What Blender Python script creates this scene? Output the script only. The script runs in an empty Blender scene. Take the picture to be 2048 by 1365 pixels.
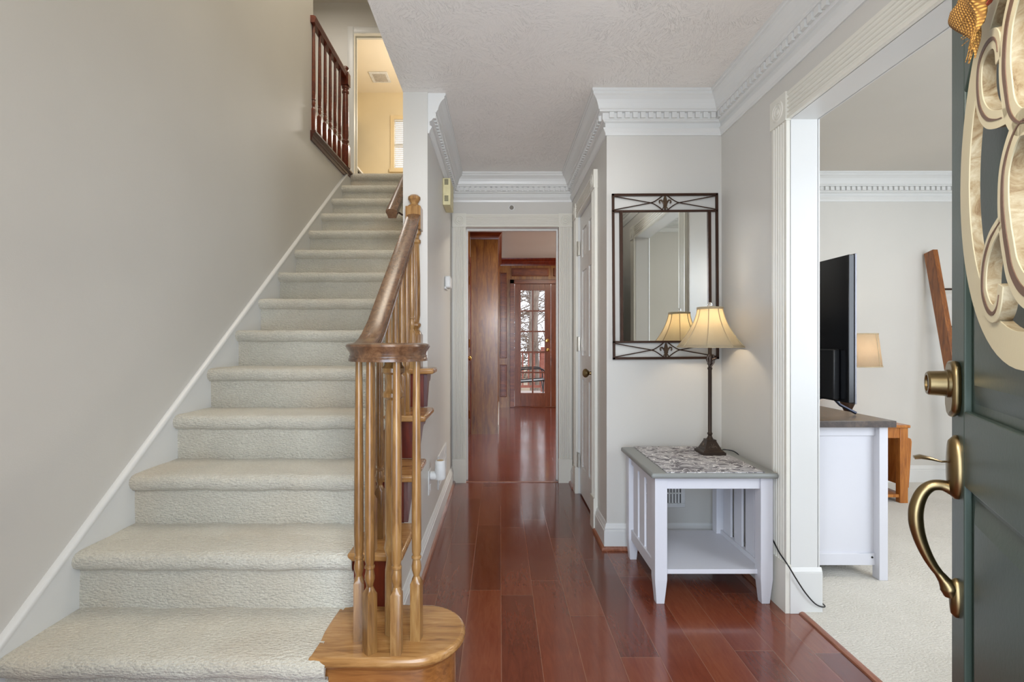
import bpy, bmesh, math, random
from mathutils import Vector, Matrix
random.seed(7)
S = bpy.context.scene
C = S.collection
PI = math.pi
R = math.radians

# ---------------------------------------------------------------- camera, world, lights, exposure
cd = bpy.data.cameras.new('camera'); cam = bpy.data.objects.new('camera', cd); C.objects.link(cam)
cam.location = (0, 0, 1.113); cam.rotation_euler = (R(90), 0, 0)
cd.sensor_width = 36; cd.lens = 36*1000/2048; cd.shift_x = 24/2048; cd.shift_y = 2.5/2048; cd.clip_start = 0.02
S.camera = cam
vs = S.view_settings
vs.view_transform = 'Standard'; vs.look = 'None'; vs.exposure = 0.55; vs.gamma = 1; vs.use_curve_mapping = False

W = bpy.data.worlds.new('world'); S.world = W; W.use_nodes = True
bg = W.node_tree.nodes['Background']; bg.inputs[0].default_value = (0.86, 0.92, 1.0, 1); bg.inputs[1].default_value = 1.6

def area(name, loc, rot, sx, sy, power, col):
    l = bpy.data.lights.new(name, 'AREA'); l.shape = 'RECTANGLE'; l.size = sx; l.size_y = sy
    l.energy = power; l.color = col
    o = bpy.data.objects.new(name, l); C.objects.link(o); o.location = loc; o.rotation_euler = [R(a) for a in rot]
    return o
def point(name, loc, power, col, rad=0.04):
    l = bpy.data.lights.new(name, 'POINT'); l.energy = power; l.color = col; l.shadow_soft_size = rad
    o = bpy.data.objects.new(name, l); C.objects.link(o); o.location = loc
    return o
def spot(name, loc, target, power, col, deg, rad):
    l = bpy.data.lights.new(name, 'SPOT'); l.energy = power; l.color = col; l.spot_size = R(deg); l.spot_blend = 0.9; l.shadow_soft_size = rad
    o = bpy.data.objects.new(name, l); C.objects.link(o); o.location = loc
    o.rotation_euler = (Vector(target)-Vector(loc)).to_track_quat('-Z', 'Y').to_euler()
    return o
COOL = (0.80, 0.89, 1.0); WARM = (1.0, 0.84, 0.64); NEUT = (1.0, 0.93, 0.84)
area('entry_daylight', (0.0, -0.55, 1.25), (90, 0, 0), 1.6, 2.1, 48, (0.68, 0.82, 1.0))            # daylight from the porch
point('foyer_fill', (0.10, 0.35, 1.72), 17, NEUT, 0.12)                               # unseen fill added near the camera to brighten the ceiling, like a bounced flash
spot('hall_fill_spot', (0.05, 0.12, 1.62), (0.12, 4.0, 1.75), 60, (1.0, 0.95, 0.90), 42, 0.12)  # unseen spot added beside the camera to brighten the far hall
area('stairwell_ceiling_light', (-1.0, 2.6, 5.1), (0, 0, 0), 0.9, 2.2, 30, (1.0, 0.90, 0.74))
area('upper_hall_light', (-2.1, 4.9, 5.12), (0, 0, 0), 0.5, 0.8, 9, NEUT)
point('bathroom_light', (-1.0, 7.0, 4.2), 26, (1.0, 0.93, 0.84), 0.15)
area('dining_window_daylight', (3.2, 0.32, 1.5), (90, 0, 0), 2.0, 1.6, 36, COOL)
area('dining_ceiling_light', (2.7, 2.0, 2.38), (0, 0, 0), 0.5, 0.5, 14, NEUT)
area('study_window_daylight', (3.4, 7.0, 1.4), (90, 0, 90), 1.8, 1.6, 42, (1.0, 0.92, 0.82))
area('study_ceiling_light', (1.0, 5.4, 2.5), (0, 0, 0), 0.6, 0.6, 30, (1.0, 0.9, 0.74))
area('deck_daylight', (0.7, 9.1, 2.6), (-125, 0, 0), 2.2, 1.2, 60, (1.0, 0.97, 0.95))

# ---------------------------------------------------------------- materials
def lin(c):
    return tuple(((v/255)/12.92 if v/255 <= 0.04045 else ((v/255+0.055)/1.055)**2.4) for v in c) + (1,)
class M:
    def __init__(s, name, rough=0.5, metal=0.0):
        s.m = bpy.data.materials.new(name); s.m.use_nodes = True
        s.nt = s.m.node_tree; s.b = s.nt.nodes['Principled BSDF']
        s.b.inputs['Roughness'].default_value = rough; s.b.inputs['Metallic'].default_value = metal
    def n(s, t, **kw):
        x = s.nt.nodes.new(t)
        for k, v in kw.items(): setattr(x, k, v)
        return x
    def l(s, a, b): s.nt.links.new(a, b)
    def math(s, op, a, b=None, c=None):
        x = s.n('ShaderNodeMath', operation=op)
        for i, v in enumerate((a, b, c)):
            if v is None: continue
            if isinstance(v, (int, float)): x.inputs[i].default_value = v
            else: s.l(v, x.inputs[i])
        return x.outputs[0]
    def coord(s, scale=(1, 1, 1), rot=(0, 0, 0)):
        tc = s.n('ShaderNodeTexCoord'); mp = s.n('ShaderNodeMapping'); s.l(tc.outputs['Object'], mp.inputs[0])
        mp.inputs['Scale'].default_value = scale; mp.inputs['Rotation'].default_value = [R(a) for a in rot]
        return mp.outputs[0]
    def noise(s, vec, scale, detail=3, dist=0.0, rough=0.5):
        x = s.n('ShaderNodeTexNoise'); x.inputs['Scale'].default_value = scale; x.inputs['Detail'].default_value = detail
        x.inputs['Distortion'].default_value = dist; x.inputs['Roughness'].default_value = rough
        s.l(vec, x.inputs['Vector']); return x.outputs[0]
    def ramp(s, fac, stops):
        x = s.n('ShaderNodeValToRGB'); e = x.color_ramp.elements
        while len(e) < len(stops): e.new(0.5)
        for i, (p, c) in enumerate(stops): e[i].position = p; e[i].color = c
        s.l(fac, x.inputs[0]); return x.outputs[0]
    def bump(s, h, strength, dist=0.01):
        x = s.n('ShaderNodeBump'); x.inputs['Strength'].default_value = strength; x.inputs['Distance'].default_value = dist
        s.l(h, x.inputs['Height']); s.l(x.outputs[0], s.b.inputs['Normal'])
    def mix(s, fac, a, b, mode='MIX'):
        x = s.n('ShaderNodeMix', data_type='RGBA', blend_type=mode)
        for i, v in ((0, fac), (6, a), (7, b)):
            if isinstance(v, (int, float, tuple)): x.inputs[i].default_value = v
            else: s.l(v, x.inputs[i])
        return x.outputs[2]
    def color(s, c):
        if isinstance(c, tuple): s.b.inputs['Base Color'].default_value = c
        else: s.l(c, s.b.inputs['Base Color'])

def paint(name, c, rough=0.5, bump=0.12, var=0.03, scale=220):
    m = M(name, rough); v = m.coord()
    base = lin(c); d = tuple(x*(1-var*2) for x in base[:3])+(1,)
    m.color(m.ramp(m.noise(v, 1.3, 3), [(0.3, d), (0.7, base)]))
    if bump: m.bump(m.noise(v, scale, 2), bump, 0.002)
    return m.m
def wood(name, c1, c2, c3=None, axis='Z', rough=0.3, scale=1.0, bump=0.08):
    m = M(name, rough)
    st = {'X': (0.12, 1, 1), 'Y': (1, 0.12, 1), 'Z': (1, 1, 0.12)}[axis]
    v = m.coord(tuple(a*scale for a in st))
    a = m.noise(v, 55, 5, 1.2, 0.6); b = m.noise(v, 9, 3, 2.0)
    f = m.math('ADD', m.math('MULTIPLY', a, 0.55), m.math('MULTIPLY', b, 0.45))
    c3 = c3 or c1
    m.color(m.ramp(f, [(0.32, lin(c2)), (0.5, lin(c1)), (0.68, lin(c3))]))
    m.bump(a, bump, 0.002)
    m.b.inputs['Coat Weight'].default_value = 0.35; m.b.inputs['Coat Roughness'].default_value = 0.18
    return m.m
def plain(name, c, rough=0.4, metal=0.0, **kw):
    m = M(name, rough, metal); v = m.coord()
    base = lin(c); d = tuple(x*0.86 for x in base[:3])+(1,)
    m.color(m.ramp(m.noise(v, 18, 3), [(0.35, d), (0.65, base)]))
    for k, val in kw.items(): m.b.inputs[k.replace('_', ' ')].default_value = val
    return m.m
def planks(name, along, dark, mid, light, seam, width=0.14, length=0.8, off=0.005, rough=0.2):
    m = M(name, rough)
    tc = m.n('ShaderNodeTexCoord'); sp = m.n('ShaderNodeSeparateXYZ'); m.l(tc.outputs['Object'], sp.inputs[0])
    A, Bc = (sp.outputs[1], sp.outputs[0]) if along == 'Y' else (sp.outputs[0], sp.outputs[1])
    rowf = m.math('DIVIDE', m.math('SUBTRACT', Bc, off), width); row = m.math('FLOOR', rowf); fr = m.math('FRACT', rowf)
    wn = m.n('ShaderNodeTexWhiteNoise', noise_dimensions='1D'); m.l(row, wn.inputs['W'])
    t = m.math('ADD', m.math('DIVIDE', A, length), m.math('MULTIPLY', wn.outputs[0], 7.3)); cell = m.math('FLOOR', t); ft = m.math('FRACT', t)
    cv = m.n('ShaderNodeCombineXYZ'); m.l(row, cv.inputs[0]); m.l(cell, cv.inputs[1])
    w2 = m.n('ShaderNodeTexWhiteNoise', noise_dimensions='2D'); m.l(cv.outputs[0], w2.inputs['Vector'])
    v = m.coord((1, 0.15, 1) if along == 'Y' else (0.15, 1, 1))
    gr = m.noise(v, 40, 5, 1.5, 0.6); bl = m.noise(m.coord(), 2.2, 3, 0.6)
    f = m.math('ADD', m.math('MULTIPLY', w2.outputs[0], 0.30), m.math('ADD', m.math('MULTIPLY', gr, 0.38), m.math('MULTIPLY', bl, 0.34)))
    col = m.ramp(f, [(0.25, lin(dark)), (0.5, lin(mid)), (0.82, lin(light))])
    e1 = m.math('MINIMUM', fr, m.math('SUBTRACT', 1.0, fr)); e2 = m.math('MINIMUM', ft, m.math('SUBTRACT', 1.0, ft))
    s1 = m.math('LESS_THAN', e1, 0.0011/width); s2 = m.math('LESS_THAN', e2, 0.0011/length)
    sm = m.math('MAXIMUM', s1, s2)
    m.color(m.mix(sm, col, lin(seam)))
    m.l(m.math('ADD', rough-0.06, m.math('MULTIPLY', gr, 0.16)), m.b.inputs['Roughness'])
    b1 = m.math('MINIMUM', m.math('MULTIPLY', e1, width/0.004), 1.0); b2 = m.math('MINIMUM', m.math('MULTIPLY', e2, length/0.004), 1.0)
    h = m.math('ADD', m.math('MINIMUM', b1, b2), m.math('ADD', m.math('MULTIPLY', gr, 0.18), m.math('MULTIPLY', m.noise(v, 5, 2), 0.7)))
    m.bump(h, 0.22, 0.0014)
    m.b.inputs['Coat Weight'].default_value = 0.6; m.b.inputs['Coat Roughness'].default_value = 0.09
    return m.m
def carpet(name, c, c2, scale=140, strength=0.9, stain=None):
    m = M(name, 0.95); v = m.coord()
    vo = m.n('ShaderNodeTexVoronoi'); vo.inputs['Scale'].default_value = scale; m.l(m.coord((0.55, 1, 1.2)), vo.inputs['Vector'])
    n1 = m.noise(v, scale*1.7, 4, 0.5); n2 = m.noise(v, 3.0, 3)
    h = m.math('SUBTRACT', m.math('MULTIPLY', n1, 0.8), m.math('MULTIPLY', vo.outputs[0], 0.9))
    base = m.ramp(m.math('ADD', m.math('MULTIPLY', n1, 0.6), m.math('MULTIPLY', n2, 0.4)), [(0.3, lin(c2)), (0.62, lin(c))])
    if stain:
        base = m.mix(m.ramp(m.noise(v, 2.1, 2), [(0.48, (0, 0, 0, 1)), (0.72, (0.6, 0.6, 0.6, 1))]), base, lin(stain))
    m.color(base); m.bump(h, strength, 0.006)
    m.b.inputs['Sheen Weight'].default_value = 0.3
    return m.m
def ceil_mat(name, c):
    m = M(name, 0.38); v = m.coord((1, 1, 1))
    m.color(m.ramp(m.noise(v, 1.0, 2), [(0.3, tuple(x*0.95 for x in lin(c)[:3])+(1,)), (0.7, lin(c))]))
    # stomped texture: short curved ridges in random fans
    vo = m.n('ShaderNodeTexVoronoi', feature='F1'); vo.inputs['Scale'].default_value = 7; m.l(v, vo.inputs['Vector'])
    sc = m.n('ShaderNodeVectorMath', operation='SCALE'); m.l(vo.outputs['Color'], sc.inputs[0]); sc.inputs['Scale'].default_value = 6.28
    vr = m.n('ShaderNodeVectorRotate', rotation_type='Z_AXIS'); m.l(v, vr.inputs[0])
    sx = m.n('ShaderNodeSeparateXYZ'); m.l(sc.outputs[0], sx.inputs[0]); m.l(sx.outputs[0], vr.inputs['Angle'])
    mp = m.n('ShaderNodeMapping'); mp.inputs['Scale'].default_value = (0.3, 1.5, 1); m.l(vr.outputs[0], mp.inputs[0])
    rd = m.noise(mp.outputs[0], 58, 2, 1.2, 0.5)
    ridge = m.ramp(rd, [(0.475, (0, 0, 0, 1)), (0.505, (1, 1, 1, 1)), (0.535, (0, 0, 0, 1))])
    msk = m.ramp(m.noise(v, 6, 2), [(0.36, (0.15, 0.15, 0.15, 1)), (0.55, (1, 1, 1, 1))])
    m.bump(m.math('MULTIPLY', ridge, msk), 0.6, 0.004)
    return m.m
def shade_mat(name, c, em, strength):
    m = M(name, 0.8); v = m.coord(); m.color(m.ramp(m.noise(v, 300, 2), [(0.3, lin(tuple(x*0.93 for x in c))), (0.7, lin(c))]))
    m.b.inputs['Transmission Weight'].default_value = 0.0
    tr = m.n('ShaderNodeBsdfTranslucent'); tr.inputs[0].default_value = lin(em)
    mx = m.n('ShaderNodeMixShader'); mx.inputs[0].default_value = strength
    out = m.nt.nodes['Material Output']; m.l(m.b.outputs[0], mx.inputs[1]); m.l(tr.outputs[0], mx.inputs[2]); m.l(mx.outputs[0], out.inputs[0])
    m.bump(m.noise(v, 400, 2), 0.15, 0.001)
    return m.m

mWall = paint('greige_wall', (207, 204, 197), 0.42)
mTrim = paint('white_trim', (220, 220, 217), 0.32, 0.04)
mTrimCream = paint('cream_white_casing', (224, 221, 210), 0.34, 0.04)
mCeil = ceil_mat('textured_ceiling', (238, 233, 227))
mCeilFlat = paint('upper_ceiling', (212, 206, 196), 0.6)
mBath = paint('yellow_bath_wall', (230, 215, 182), 0.5, 0.1, 0.05)
mFloor = planks('cherry_plank_floor', 'Y', (84, 36, 22), (112, 54, 34), (138, 80, 52), (134, 90, 68))  # pale seam colour paints in the highlight along the board edges
mFloor2 = planks('study_plank_floor', 'X', (80, 30, 22), (104, 44, 32), (124, 60, 44), (72, 26, 20), 0.115, 0.9, 0.0, 0.16)
mCarpet = carpet('stair_carpet', (216, 211, 196), (186, 181, 166), 130, 1.0, (206, 190, 166))
mCarpet2 = carpet('dining_carpet', (212, 208, 198), (192, 188, 176), 170, 0.7)
mOak = wood('golden_oak', (140, 100, 54), (94, 62, 32), (174, 136, 84), 'Z', 0.28)
mOakX = wood('oak_tread', (168, 122, 70), (120, 80, 42), (194, 150, 96), 'X', 0.26)
mRail = wood('brown_oak_rail', (98, 68, 46), (64, 42, 28), (126, 92, 64), 'Y', 0.26)
mCherry = wood('dark_cherry', (98, 30, 10), (70, 16, 6), (122, 46, 18), 'Z', 0.3)
mMahog = wood('mahogany_rail', (92, 34, 14), (60, 18, 8), (118, 52, 22), 'Y', 0.28)
mBrack = wood('bracket_brown', (92, 62, 62), (64, 40, 44), (120, 88, 84), 'Z', 0.35)
mShoe = wood('shoe_mould', (140, 86, 60), (104, 56, 36), (164, 110, 84), 'Y', 0.3)
mPanel = wood('panel_wood', (132, 84, 30), (88, 42, 12), (160, 114, 50), 'Z', 0.3)
mPanelD = wood('panel_wood_red', (108, 46, 16), (72, 22, 8), (140, 74, 28), 'X', 0.3)
mDoorBr = wood('brown_door', (112, 58, 34), (86, 40, 24), (132, 74, 46), 'Z', 0.4)
mGreen = paint('green_door_paint', (62, 76, 68), 0.36, 0.1, 0.06, 120)
mIron = plain('bronze_iron', (62, 40, 28), 0.42, 0.55)
mLampM = plain('lamp_bronze', (74, 62, 54), 0.42, 0.7)
mBrass = plain('antique_brass', (146, 126, 90), 0.3, 1.0)
mBrassHi = plain('polished_brass', (206, 170, 100), 0.2, 1.0)
mMirror = M('mirror_glass', 0.0, 1.0); mMirror.color((0.86, 0.88, 0.86, 1)); mMirror = mMirror.m
mWhiteF = paint('white_furniture', (214, 214, 220), 0.4, 0.05)
mGreyTop = paint('grey_table_top', (138, 140, 136), 0.4, 0.08)
mPlastic = plain('white_plastic', (226, 226, 224), 0.4)
mYellowed = plain('yellowed_plastic', (216, 206, 160), 0.5)
mDark = plain('dark_slot', (34, 30, 28), 0.7)
mBlack = plain('black_plastic', (22, 22, 24), 0.35)
mSilver = plain('silver_edge', (120, 120, 126), 0.35, 0.6)
mScreen = plain('television_back', (12, 13, 17), 0.22)
mConTop = wood('dark_console_top', (70, 60, 56), (52, 44, 42), (94, 80, 70), 'Y', 0.34)  # brown in the colour stands in for the lamp's warm reflection
mHoney = wood('honey_wood', (168, 102, 40), (128, 70, 24), (194, 130, 62), 'Z', 0.35)
mLadder = wood('rustic_ladder', (136, 78, 28), (82, 40, 12), (170, 108, 46), 'Z', 0.4, 0.8, 0.3)
mShade = shade_mat('taupe_shade', (192, 182, 162), (250, 240, 216), 0.55)
mShade2 = shade_mat('cream_shade', (226, 214, 190), (255, 232, 196), 0.55)
mShTrim = plain('shade_trim', (188, 170, 138), 0.7)
mCream = paint('cream_sign', (208, 196, 162), 0.5, 0.08, 0.05)
def weathered():
    m = M('weathered_wood_edge', 0.7); v = m.coord((1, 1, 1)); a = m.noise(v, 26, 5, 1.0, 0.7); b = m.noise(v, 8, 3)
    m.color(m.ramp(m.math('ADD', m.math('MULTIPLY', a, 0.7), m.math('MULTIPLY', b, 0.3)), [(0.36, lin((112, 82, 50))), (0.46, lin((158, 138, 104))), (0.60, lin((188, 176, 148)))]))
    m.bump(a, 0.2, 0.002); return m.m
mWeath = weathered()
mBrown = paint('brown_inlay', (104, 78, 62), 0.5, 0.05)
def burlap():
    m = M('burlap', 0.9); v = m.coord()
    w1 = m.n('ShaderNodeTexWave', bands_direction='X'); w1.inputs['Scale'].default_value = 70; w1.inputs['Distortion'].default_value = 1.5; m.l(v, w1.inputs[0])
    w2 = m.n('ShaderNodeTexWave', bands_direction='Z'); w2.inputs['Scale'].default_value = 70; w2.inputs['Distortion'].default_value = 1.5; m.l(v, w2.inputs[0])
    f = m.math('MULTIPLY', w1.outputs[1], w2.outputs[1])
    m.color(m.ramp(f, [(0.0, lin((120, 80, 28))), (0.5, lin((190, 142, 66)))])); m.bump(f, 0.8, 0.002); return m.m
mBurlap = burlap()
def runner_mat():
    m = M('patterned_runner', 0.8); v = m.coord((1, 1, 1))
    a = m.noise(m.coord((1, 1.7, 1), (0, 0, 35)), 15, 0, 1.6); b = m.noise(m.coord((1.4, 1, 1), (0, 0, -30)), 15, 0, 1.8)
    k = m.ramp(a, [(0.60, (0, 0, 0, 1)), (0.62, (1, 1, 1, 1))])
    k2 = m.ramp(b, [(0.475, (0, 0, 0, 1)), (0.49, (1, 1, 1, 1)), (0.52, (1, 1, 1, 1)), (0.535, (0, 0, 0, 1))])
    c = m.mix(k, lin((178, 176, 178)), lin((116, 112, 116))); c = m.mix(k2, c, lin((232, 230, 228)))
    k3 = m.ramp(m.noise(m.coord((0.7, 1.6, 1), (0, 0, 12)), 20, 0, 1.6), [(0.36, (1, 1, 1, 1)), (0.375, (0, 0, 0, 1))])
    m.color(m.mix(k3, c, lin((104, 100, 104)))); return m.m
mRunner = runner_mat()
def glass():
    m = M('window_glass', 0.0); m.color((1, 1, 1, 1)); m.b.inputs['Transmission Weight'].default_value = 1.0; m.b.inputs['IOR'].default_value = 1.02
    return m.m
mGlass = glass()
mCrystal = M('crystal', 0.02); mCrystal.color((0.9, 0.9, 0.9, 1)); mCrystal.b.inputs['Transmission Weight'].default_value = 0.9; mCrystal = mCrystal.m
mBark = wood('tree_bark', (120, 104, 92), (78, 64, 56), (156, 140, 126), 'Z', 0.9, 0.3, 0.6)
mDeck = wood('deck_boards', (190, 176, 168), (160, 146, 138), (206, 196, 190), 'X', 0.7, 0.5)
mDeckRed = wood('deck_rail_red', (150, 92, 78), (120, 70, 60), (172, 112, 96), 'X', 0.6)
mSling = plain('grey_sling', (150, 148, 146), 0.8)
mLeaf = paint('forest_ground', (150, 128, 104), 0.95, 0.4, 0.15, 20)
def emis(name, c, s):
    m = M(name, 0.5); m.color(lin(c)); m.b.inputs['Emission Color'].default_value = lin(c); m.b.inputs['Emission Strength'].default_value = s; return m.m
mBulb = emis('bulb', (255, 224, 170), 6)
mSkyPane = emis('daylit_pane', (225, 235, 255), 1.6)

# ---------------------------------------------------------------- mesh helpers
WP = {}
class B:
    def __init__(s): s.bm = bmesh.new()
    def face(s, vv):
        try: return s.bm.faces.new(vv)
        except ValueError: return None
    def box(s, x0, x1, y0, y1, z0, z1):
        vs_ = [s.bm.verts.new((x, y, z)) for x in (x0, x1) for y in (y0, y1) for z in (z0, z1)]
        for f in ((0, 1, 3, 2), (4, 6, 7, 5), (0, 4, 5, 1), (2, 3, 7, 6), (0, 2, 6, 4), (1, 5, 7, 3)): s.face([vs_[i] for i in f])
        return s
    def hexa(s, lo, hi):          # two quads, lower and upper
        a = [s.bm.verts.new(p) for p in lo]; b = [s.bm.verts.new(p) for p in hi]; n = len(a)
        s.face(a[::-1]); s.face(b)
        for i in range(n): s.face([a[i], a[(i+1) % n], b[(i+1) % n], b[i]])
        return s
    def prism(s, poly, axis, a, b):  # poly in the other two axes
        def P(p, t):
            return {'X': (t, p[0], p[1]), 'Y': (p[0], t, p[1]), 'Z': (p[0], p[1], t)}[axis]
        return s.hexa([P(p, a) for p in poly], [P(p, b) for p in poly])
    def lathe(s, prof, c=(0, 0, 0), seg=20, sides=None):
        rings = []
        for r, z in prof:
            if r < 1e-5: rings.append([s.bm.verts.new((c[0], c[1], c[2]+z))])
            else: rings.append([s.bm.verts.new((c[0]+r*math.cos(2*PI*k/seg), c[1]+r*math.sin(2*PI*k/seg), c[2]+z)) for k in range(seg)])
        for a, b in zip(rings, rings[1:]):
            for k in range(seg):
                k2 = (k+1) % seg
                if len(a) == 1 and len(b) == 1: continue
                if len(a) == 1: s.face([a[0], b[k], b[k2]])
                elif len(b) == 1: s.face([a[k], a[k2], b[0]])
                else: s.face([a[k], a[k2], b[k2], b[k]])
        if len(rings[0]) > 1: s.face(rings[0][::-1])
        if len(rings[-1]) > 1: s.face(rings[-1])
        return s
    def sweep(s, path, prof, up=(0, 0, 1), closed=False, caps=True, scale=None):
        path = [Vector(p) for p in path]; n = len(path); up = Vector(up); rings = []
        for i, p in enumerate(path):
            if closed: d = path[(i+1) % n]-path[i-1]
            else: d = path[min(i+1, n-1)]-path[max(i-1, 0)]
            d.normalize(); side = d.cross(up)
            if side.length < 1e-4: side = Vector((1, 0, 0))
            side.normalize(); u = side.cross(d).normalized()
            k = scale[i] if scale else 1
            rings.append([s.bm.verts.new(p+side*a*k+u*b*k) for a, b in prof])
        m = len(prof)
        for i in range(n if closed else n-1):
            a, b = rings[i], rings[(i+1) % n]
            for k in range(m): s.face([a[k], a[(k+1) % m], b[(k+1) % m], b[k]])
        if not closed and caps: s.face(rings[0][::-1]); s.face(rings[-1])
        return s
    def tube(s, path, r, seg=10, closed=False, up=(0, 0, 1), scale=None):
        return s.sweep(path, [(r*math.cos(2*PI*k/seg), r*math.sin(2*PI*k/seg)) for k in range(seg)], up, closed, True, scale)
    def run(s, pts, prof, side=1, closed=False):
        """profile (o,z) run along a wall polyline in plan with mitred corners; side=+1: room on the left of travel"""
        P = [Vector((p[0], p[1])) for p in pts]; n = len(P); offs = []
        def nrm(a, b):
            d = (b-a).normalized(); return Vector((-d.y, d.x))*side
        for i in range(n):
            ns = []
            if i > 0 or closed: ns.append(nrm(P[i-1], P[i]))
            if i < n-1 or closed: ns.append(nrm(P[i], P[(i+1) % n]))
            if len(ns) == 2:
                b = ns[0]+ns[1]; offs.append(b/(1+ns[0].dot(ns[1])))
            else: offs.append(ns[0])
        rings = [[s.bm.verts.new((P[i].x+offs[i].x*o, P[i].y+offs[i].y*o, z)) for o, z in prof] for i in range(n)]
        m = len(prof)
        for i in range(n if closed else n-1):
            a, b = rings[i], rings[(i+1) % n]
            for k in range(m): s.face([a[k], a[(k+1) % m], b[(k+1) % m], b[k]])
        if not closed: s.face(rings[0][::-1]); s.face(rings[-1])
        return s
    def xf(s, mat):
        s.bm.transform(mat); return s
    def fin(s, name, mat, parent=None, loc=None, bevel=0, smooth=True, kind=None, segs=2, sub=0, angle=35):
        bmesh.ops.recalc_face_normals(s.bm, faces=s.bm.faces[:])
        me = bpy.data.meshes.new(name); s.bm.to_mesh(me); s.bm.free()
        me.materials.append(mat)
        if smooth:
            me.polygons.foreach_set('use_smooth', [True]*len(me.polygons)); me.set_sharp_from_angle(angle=R(angle))
        o = bpy.data.objects.new(name, me); C.objects.link(o)
        if parent:
            o.parent = parent
            if loc is not None: o.location = loc; WP[o.name] = None
            else:
                pl = WP.get(parent.name)
                o.location = -Vector(pl) if pl else (0, 0, 0)
                WP[o.name] = None
        elif loc is not None: o.location = loc
        if bevel:
            bv = o.modifiers.new('bevel', 'BEVEL'); bv.width = bevel; bv.segments = segs; bv.limit_method = 'ANGLE'; bv.angle_limit = R(40)
        if sub:
            sb = o.modifiers.new('sub', 'SUBSURF'); sb.levels = sub; sb.render_levels = sub
        if kind: o['kind'] = kind
        return o
def thing(name, label, cat, loc=(0, 0, 0), rotz=0, group=None, kind=None):
    o = bpy.data.objects.new(name, None); C.objects.link(o); o.location = loc; o.rotation_euler = (0, 0, rotz); o.empty_display_size = 0.05
    WP[o.name] = tuple(loc); o['label'] = label; o['category'] = cat
    if group: o['group'] = group
    if kind: o['kind'] = kind
    return o
def tag(o, label, cat, group=None):
    o['label'] = label; o['category'] = cat
    if group: o['group'] = group
    return o
def st(b, name, mat, **kw): return b.fin(name, mat, kind='structure', **kw)
def arc(cx, cy, r, a0, a1, n, ry=None):
    ry = ry or r
    return [(cx+r*math.cos(R(a0+(a1-a0)*k/n)), cy+ry*math.sin(R(a0+(a1-a0)*k/n))) for k in range(n+1)]

# ---------------------------------------------------------------- dimensions (metres)
XL, XS, XH, XA, XR, XR2 = -1.465, -0.514, -0.384, 0.575, 1.194, 1.305   # stair wall, stub wall faces, alcove wall, dining wall faces
YF, YM, YE, YE2 = 0.20, 2.695, 3.975, 4.105                             # entry wall, mirror wall, hall end wall faces
YS = 2.649                                                              # end of the stub wall
CH = 2.44; Z2 = 2.752; C2 = 5.19
RISE, RUN, Y1 = 0.1966, 0.2614, 1.472
def RY(j): return Y1+RUN*(j-1)          # riser j

# ---------------------------------------------------------------- shell: floors, ceilings, walls
st(B().box(XL-0.1, 1.225, -0.1, YE, -0.06, 0), 'floor', mFloor)
st(B().box(-0.5, 3.62, YE, 8.62, -0.06, 0), 'floor', mFloor2)
st(B().box(1.235, 4.75, YF-0.1, 4.1, -0.06, 0.008), 'floor', mCarpet2)
b = B(); b.run([(1.235, 0.30), (1.235, 2.054)], [(0.012, 0), (0.010, 0.006), (0, 0.010), (-0.010, 0.008), (-0.014, 0)], 1)
st(b, 'trim_1', mShoe)
st(B().box(-0.30, 0.50, YE-0.01, YE+0.012, 0, 0.004), 'trim_2', mShoe)

b = B(); b.box(XS, XR, YF-0.1, YM, CH, CH+0.02); b.box(XS, XA, YM, YE, CH, CH+0.02); st(b, 'ceiling', mCeil)
st(B().box(XR2, 4.75, YF-0.1, 4.1, CH, CH+0.05), 'ceiling', mCeilFlat)
st(B().box(-0.5, 3.62, YE2, 8.62, 2.54, 2.59), 'ceiling', mCeilFlat)
st(B().box(-2.72, XS, -0.1, 6.05, C2, C2+0.05), 'ceiling', mCeilFlat)
st(B().box(-2.45, -0.30, 6.0, 8.3, C2, C2+0.05), 'ceiling', paint('bath_ceiling', (238, 226, 204), 0.6))

# left stair wall (full height to the opening, low beneath the upstairs railing)
b = B(); b.box(XL-0.12, XL, -0.1, 3.92, 0, C2); b.box(XL-0.12, XL, 3.92, 6.0, 0, 2.685); st(b, 'wall_left', mWall)
# entry wall with the doorway the camera stands in
b = B(); b.box(XL-0.1, -0.49, 0.04, YF, 0, C2); b.box(0.47, XR, 0.04, YF, 0, C2); b.box(-0.49, 0.47, 0.04, YF, 2.06, C2); st(b, 'wall_front', mWall)
b = B(); b.box(XR, 1.9, YF-0.02, YF+0.10, 0, CH); b.box(4.5, 4.75, YF-0.02, YF+0.10, 0, CH); b.box(1.9, 4.5, YF-0.02, YF+0.10, 2.35, CH); b.box(1.9, 4.5, YF-0.02, YF+0.10, 0, 0.6)
st(b, 'wall_dining_front', mWall)
b = B(); b.prism([(-0.47, 0)]+[(-0.47, 2.04), (0.45, 2.04), (0.45, 0), (0.47, 0), (0.47, 2.06), (-0.49, 2.06), (-0.49, 0)], 'Y', 0.03, YF+0.005)
st(b, 'door_1', mTrim)
# stub wall between stairs and hall, running back; wall beneath the open stairs
b = B(); b.box(XS, XH, YS, YE, 0, CH+0.02); b.box(XS, XH, YF, 6.0, CH+0.02, C2); b.box(XS, XH, YE, 6.0, 0, CH+0.02)
st(b, 'wall_stair', mWall)
pol = [(RY(2)+0.004, 0), (RY(2)+0.004, 2*RISE-0.04)]
for j in range(3, 6): pol += [(RY(j)+0.004, (j-1)*RISE-0.04), (RY(j)+0.004, j*RISE-0.04)]
pol += [(YS, 5*RISE-0.04), (YS, 0)]
st(B().prism(pol, 'X', XS+0.02, XH), 'wall_under_stair', mWall)
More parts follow.
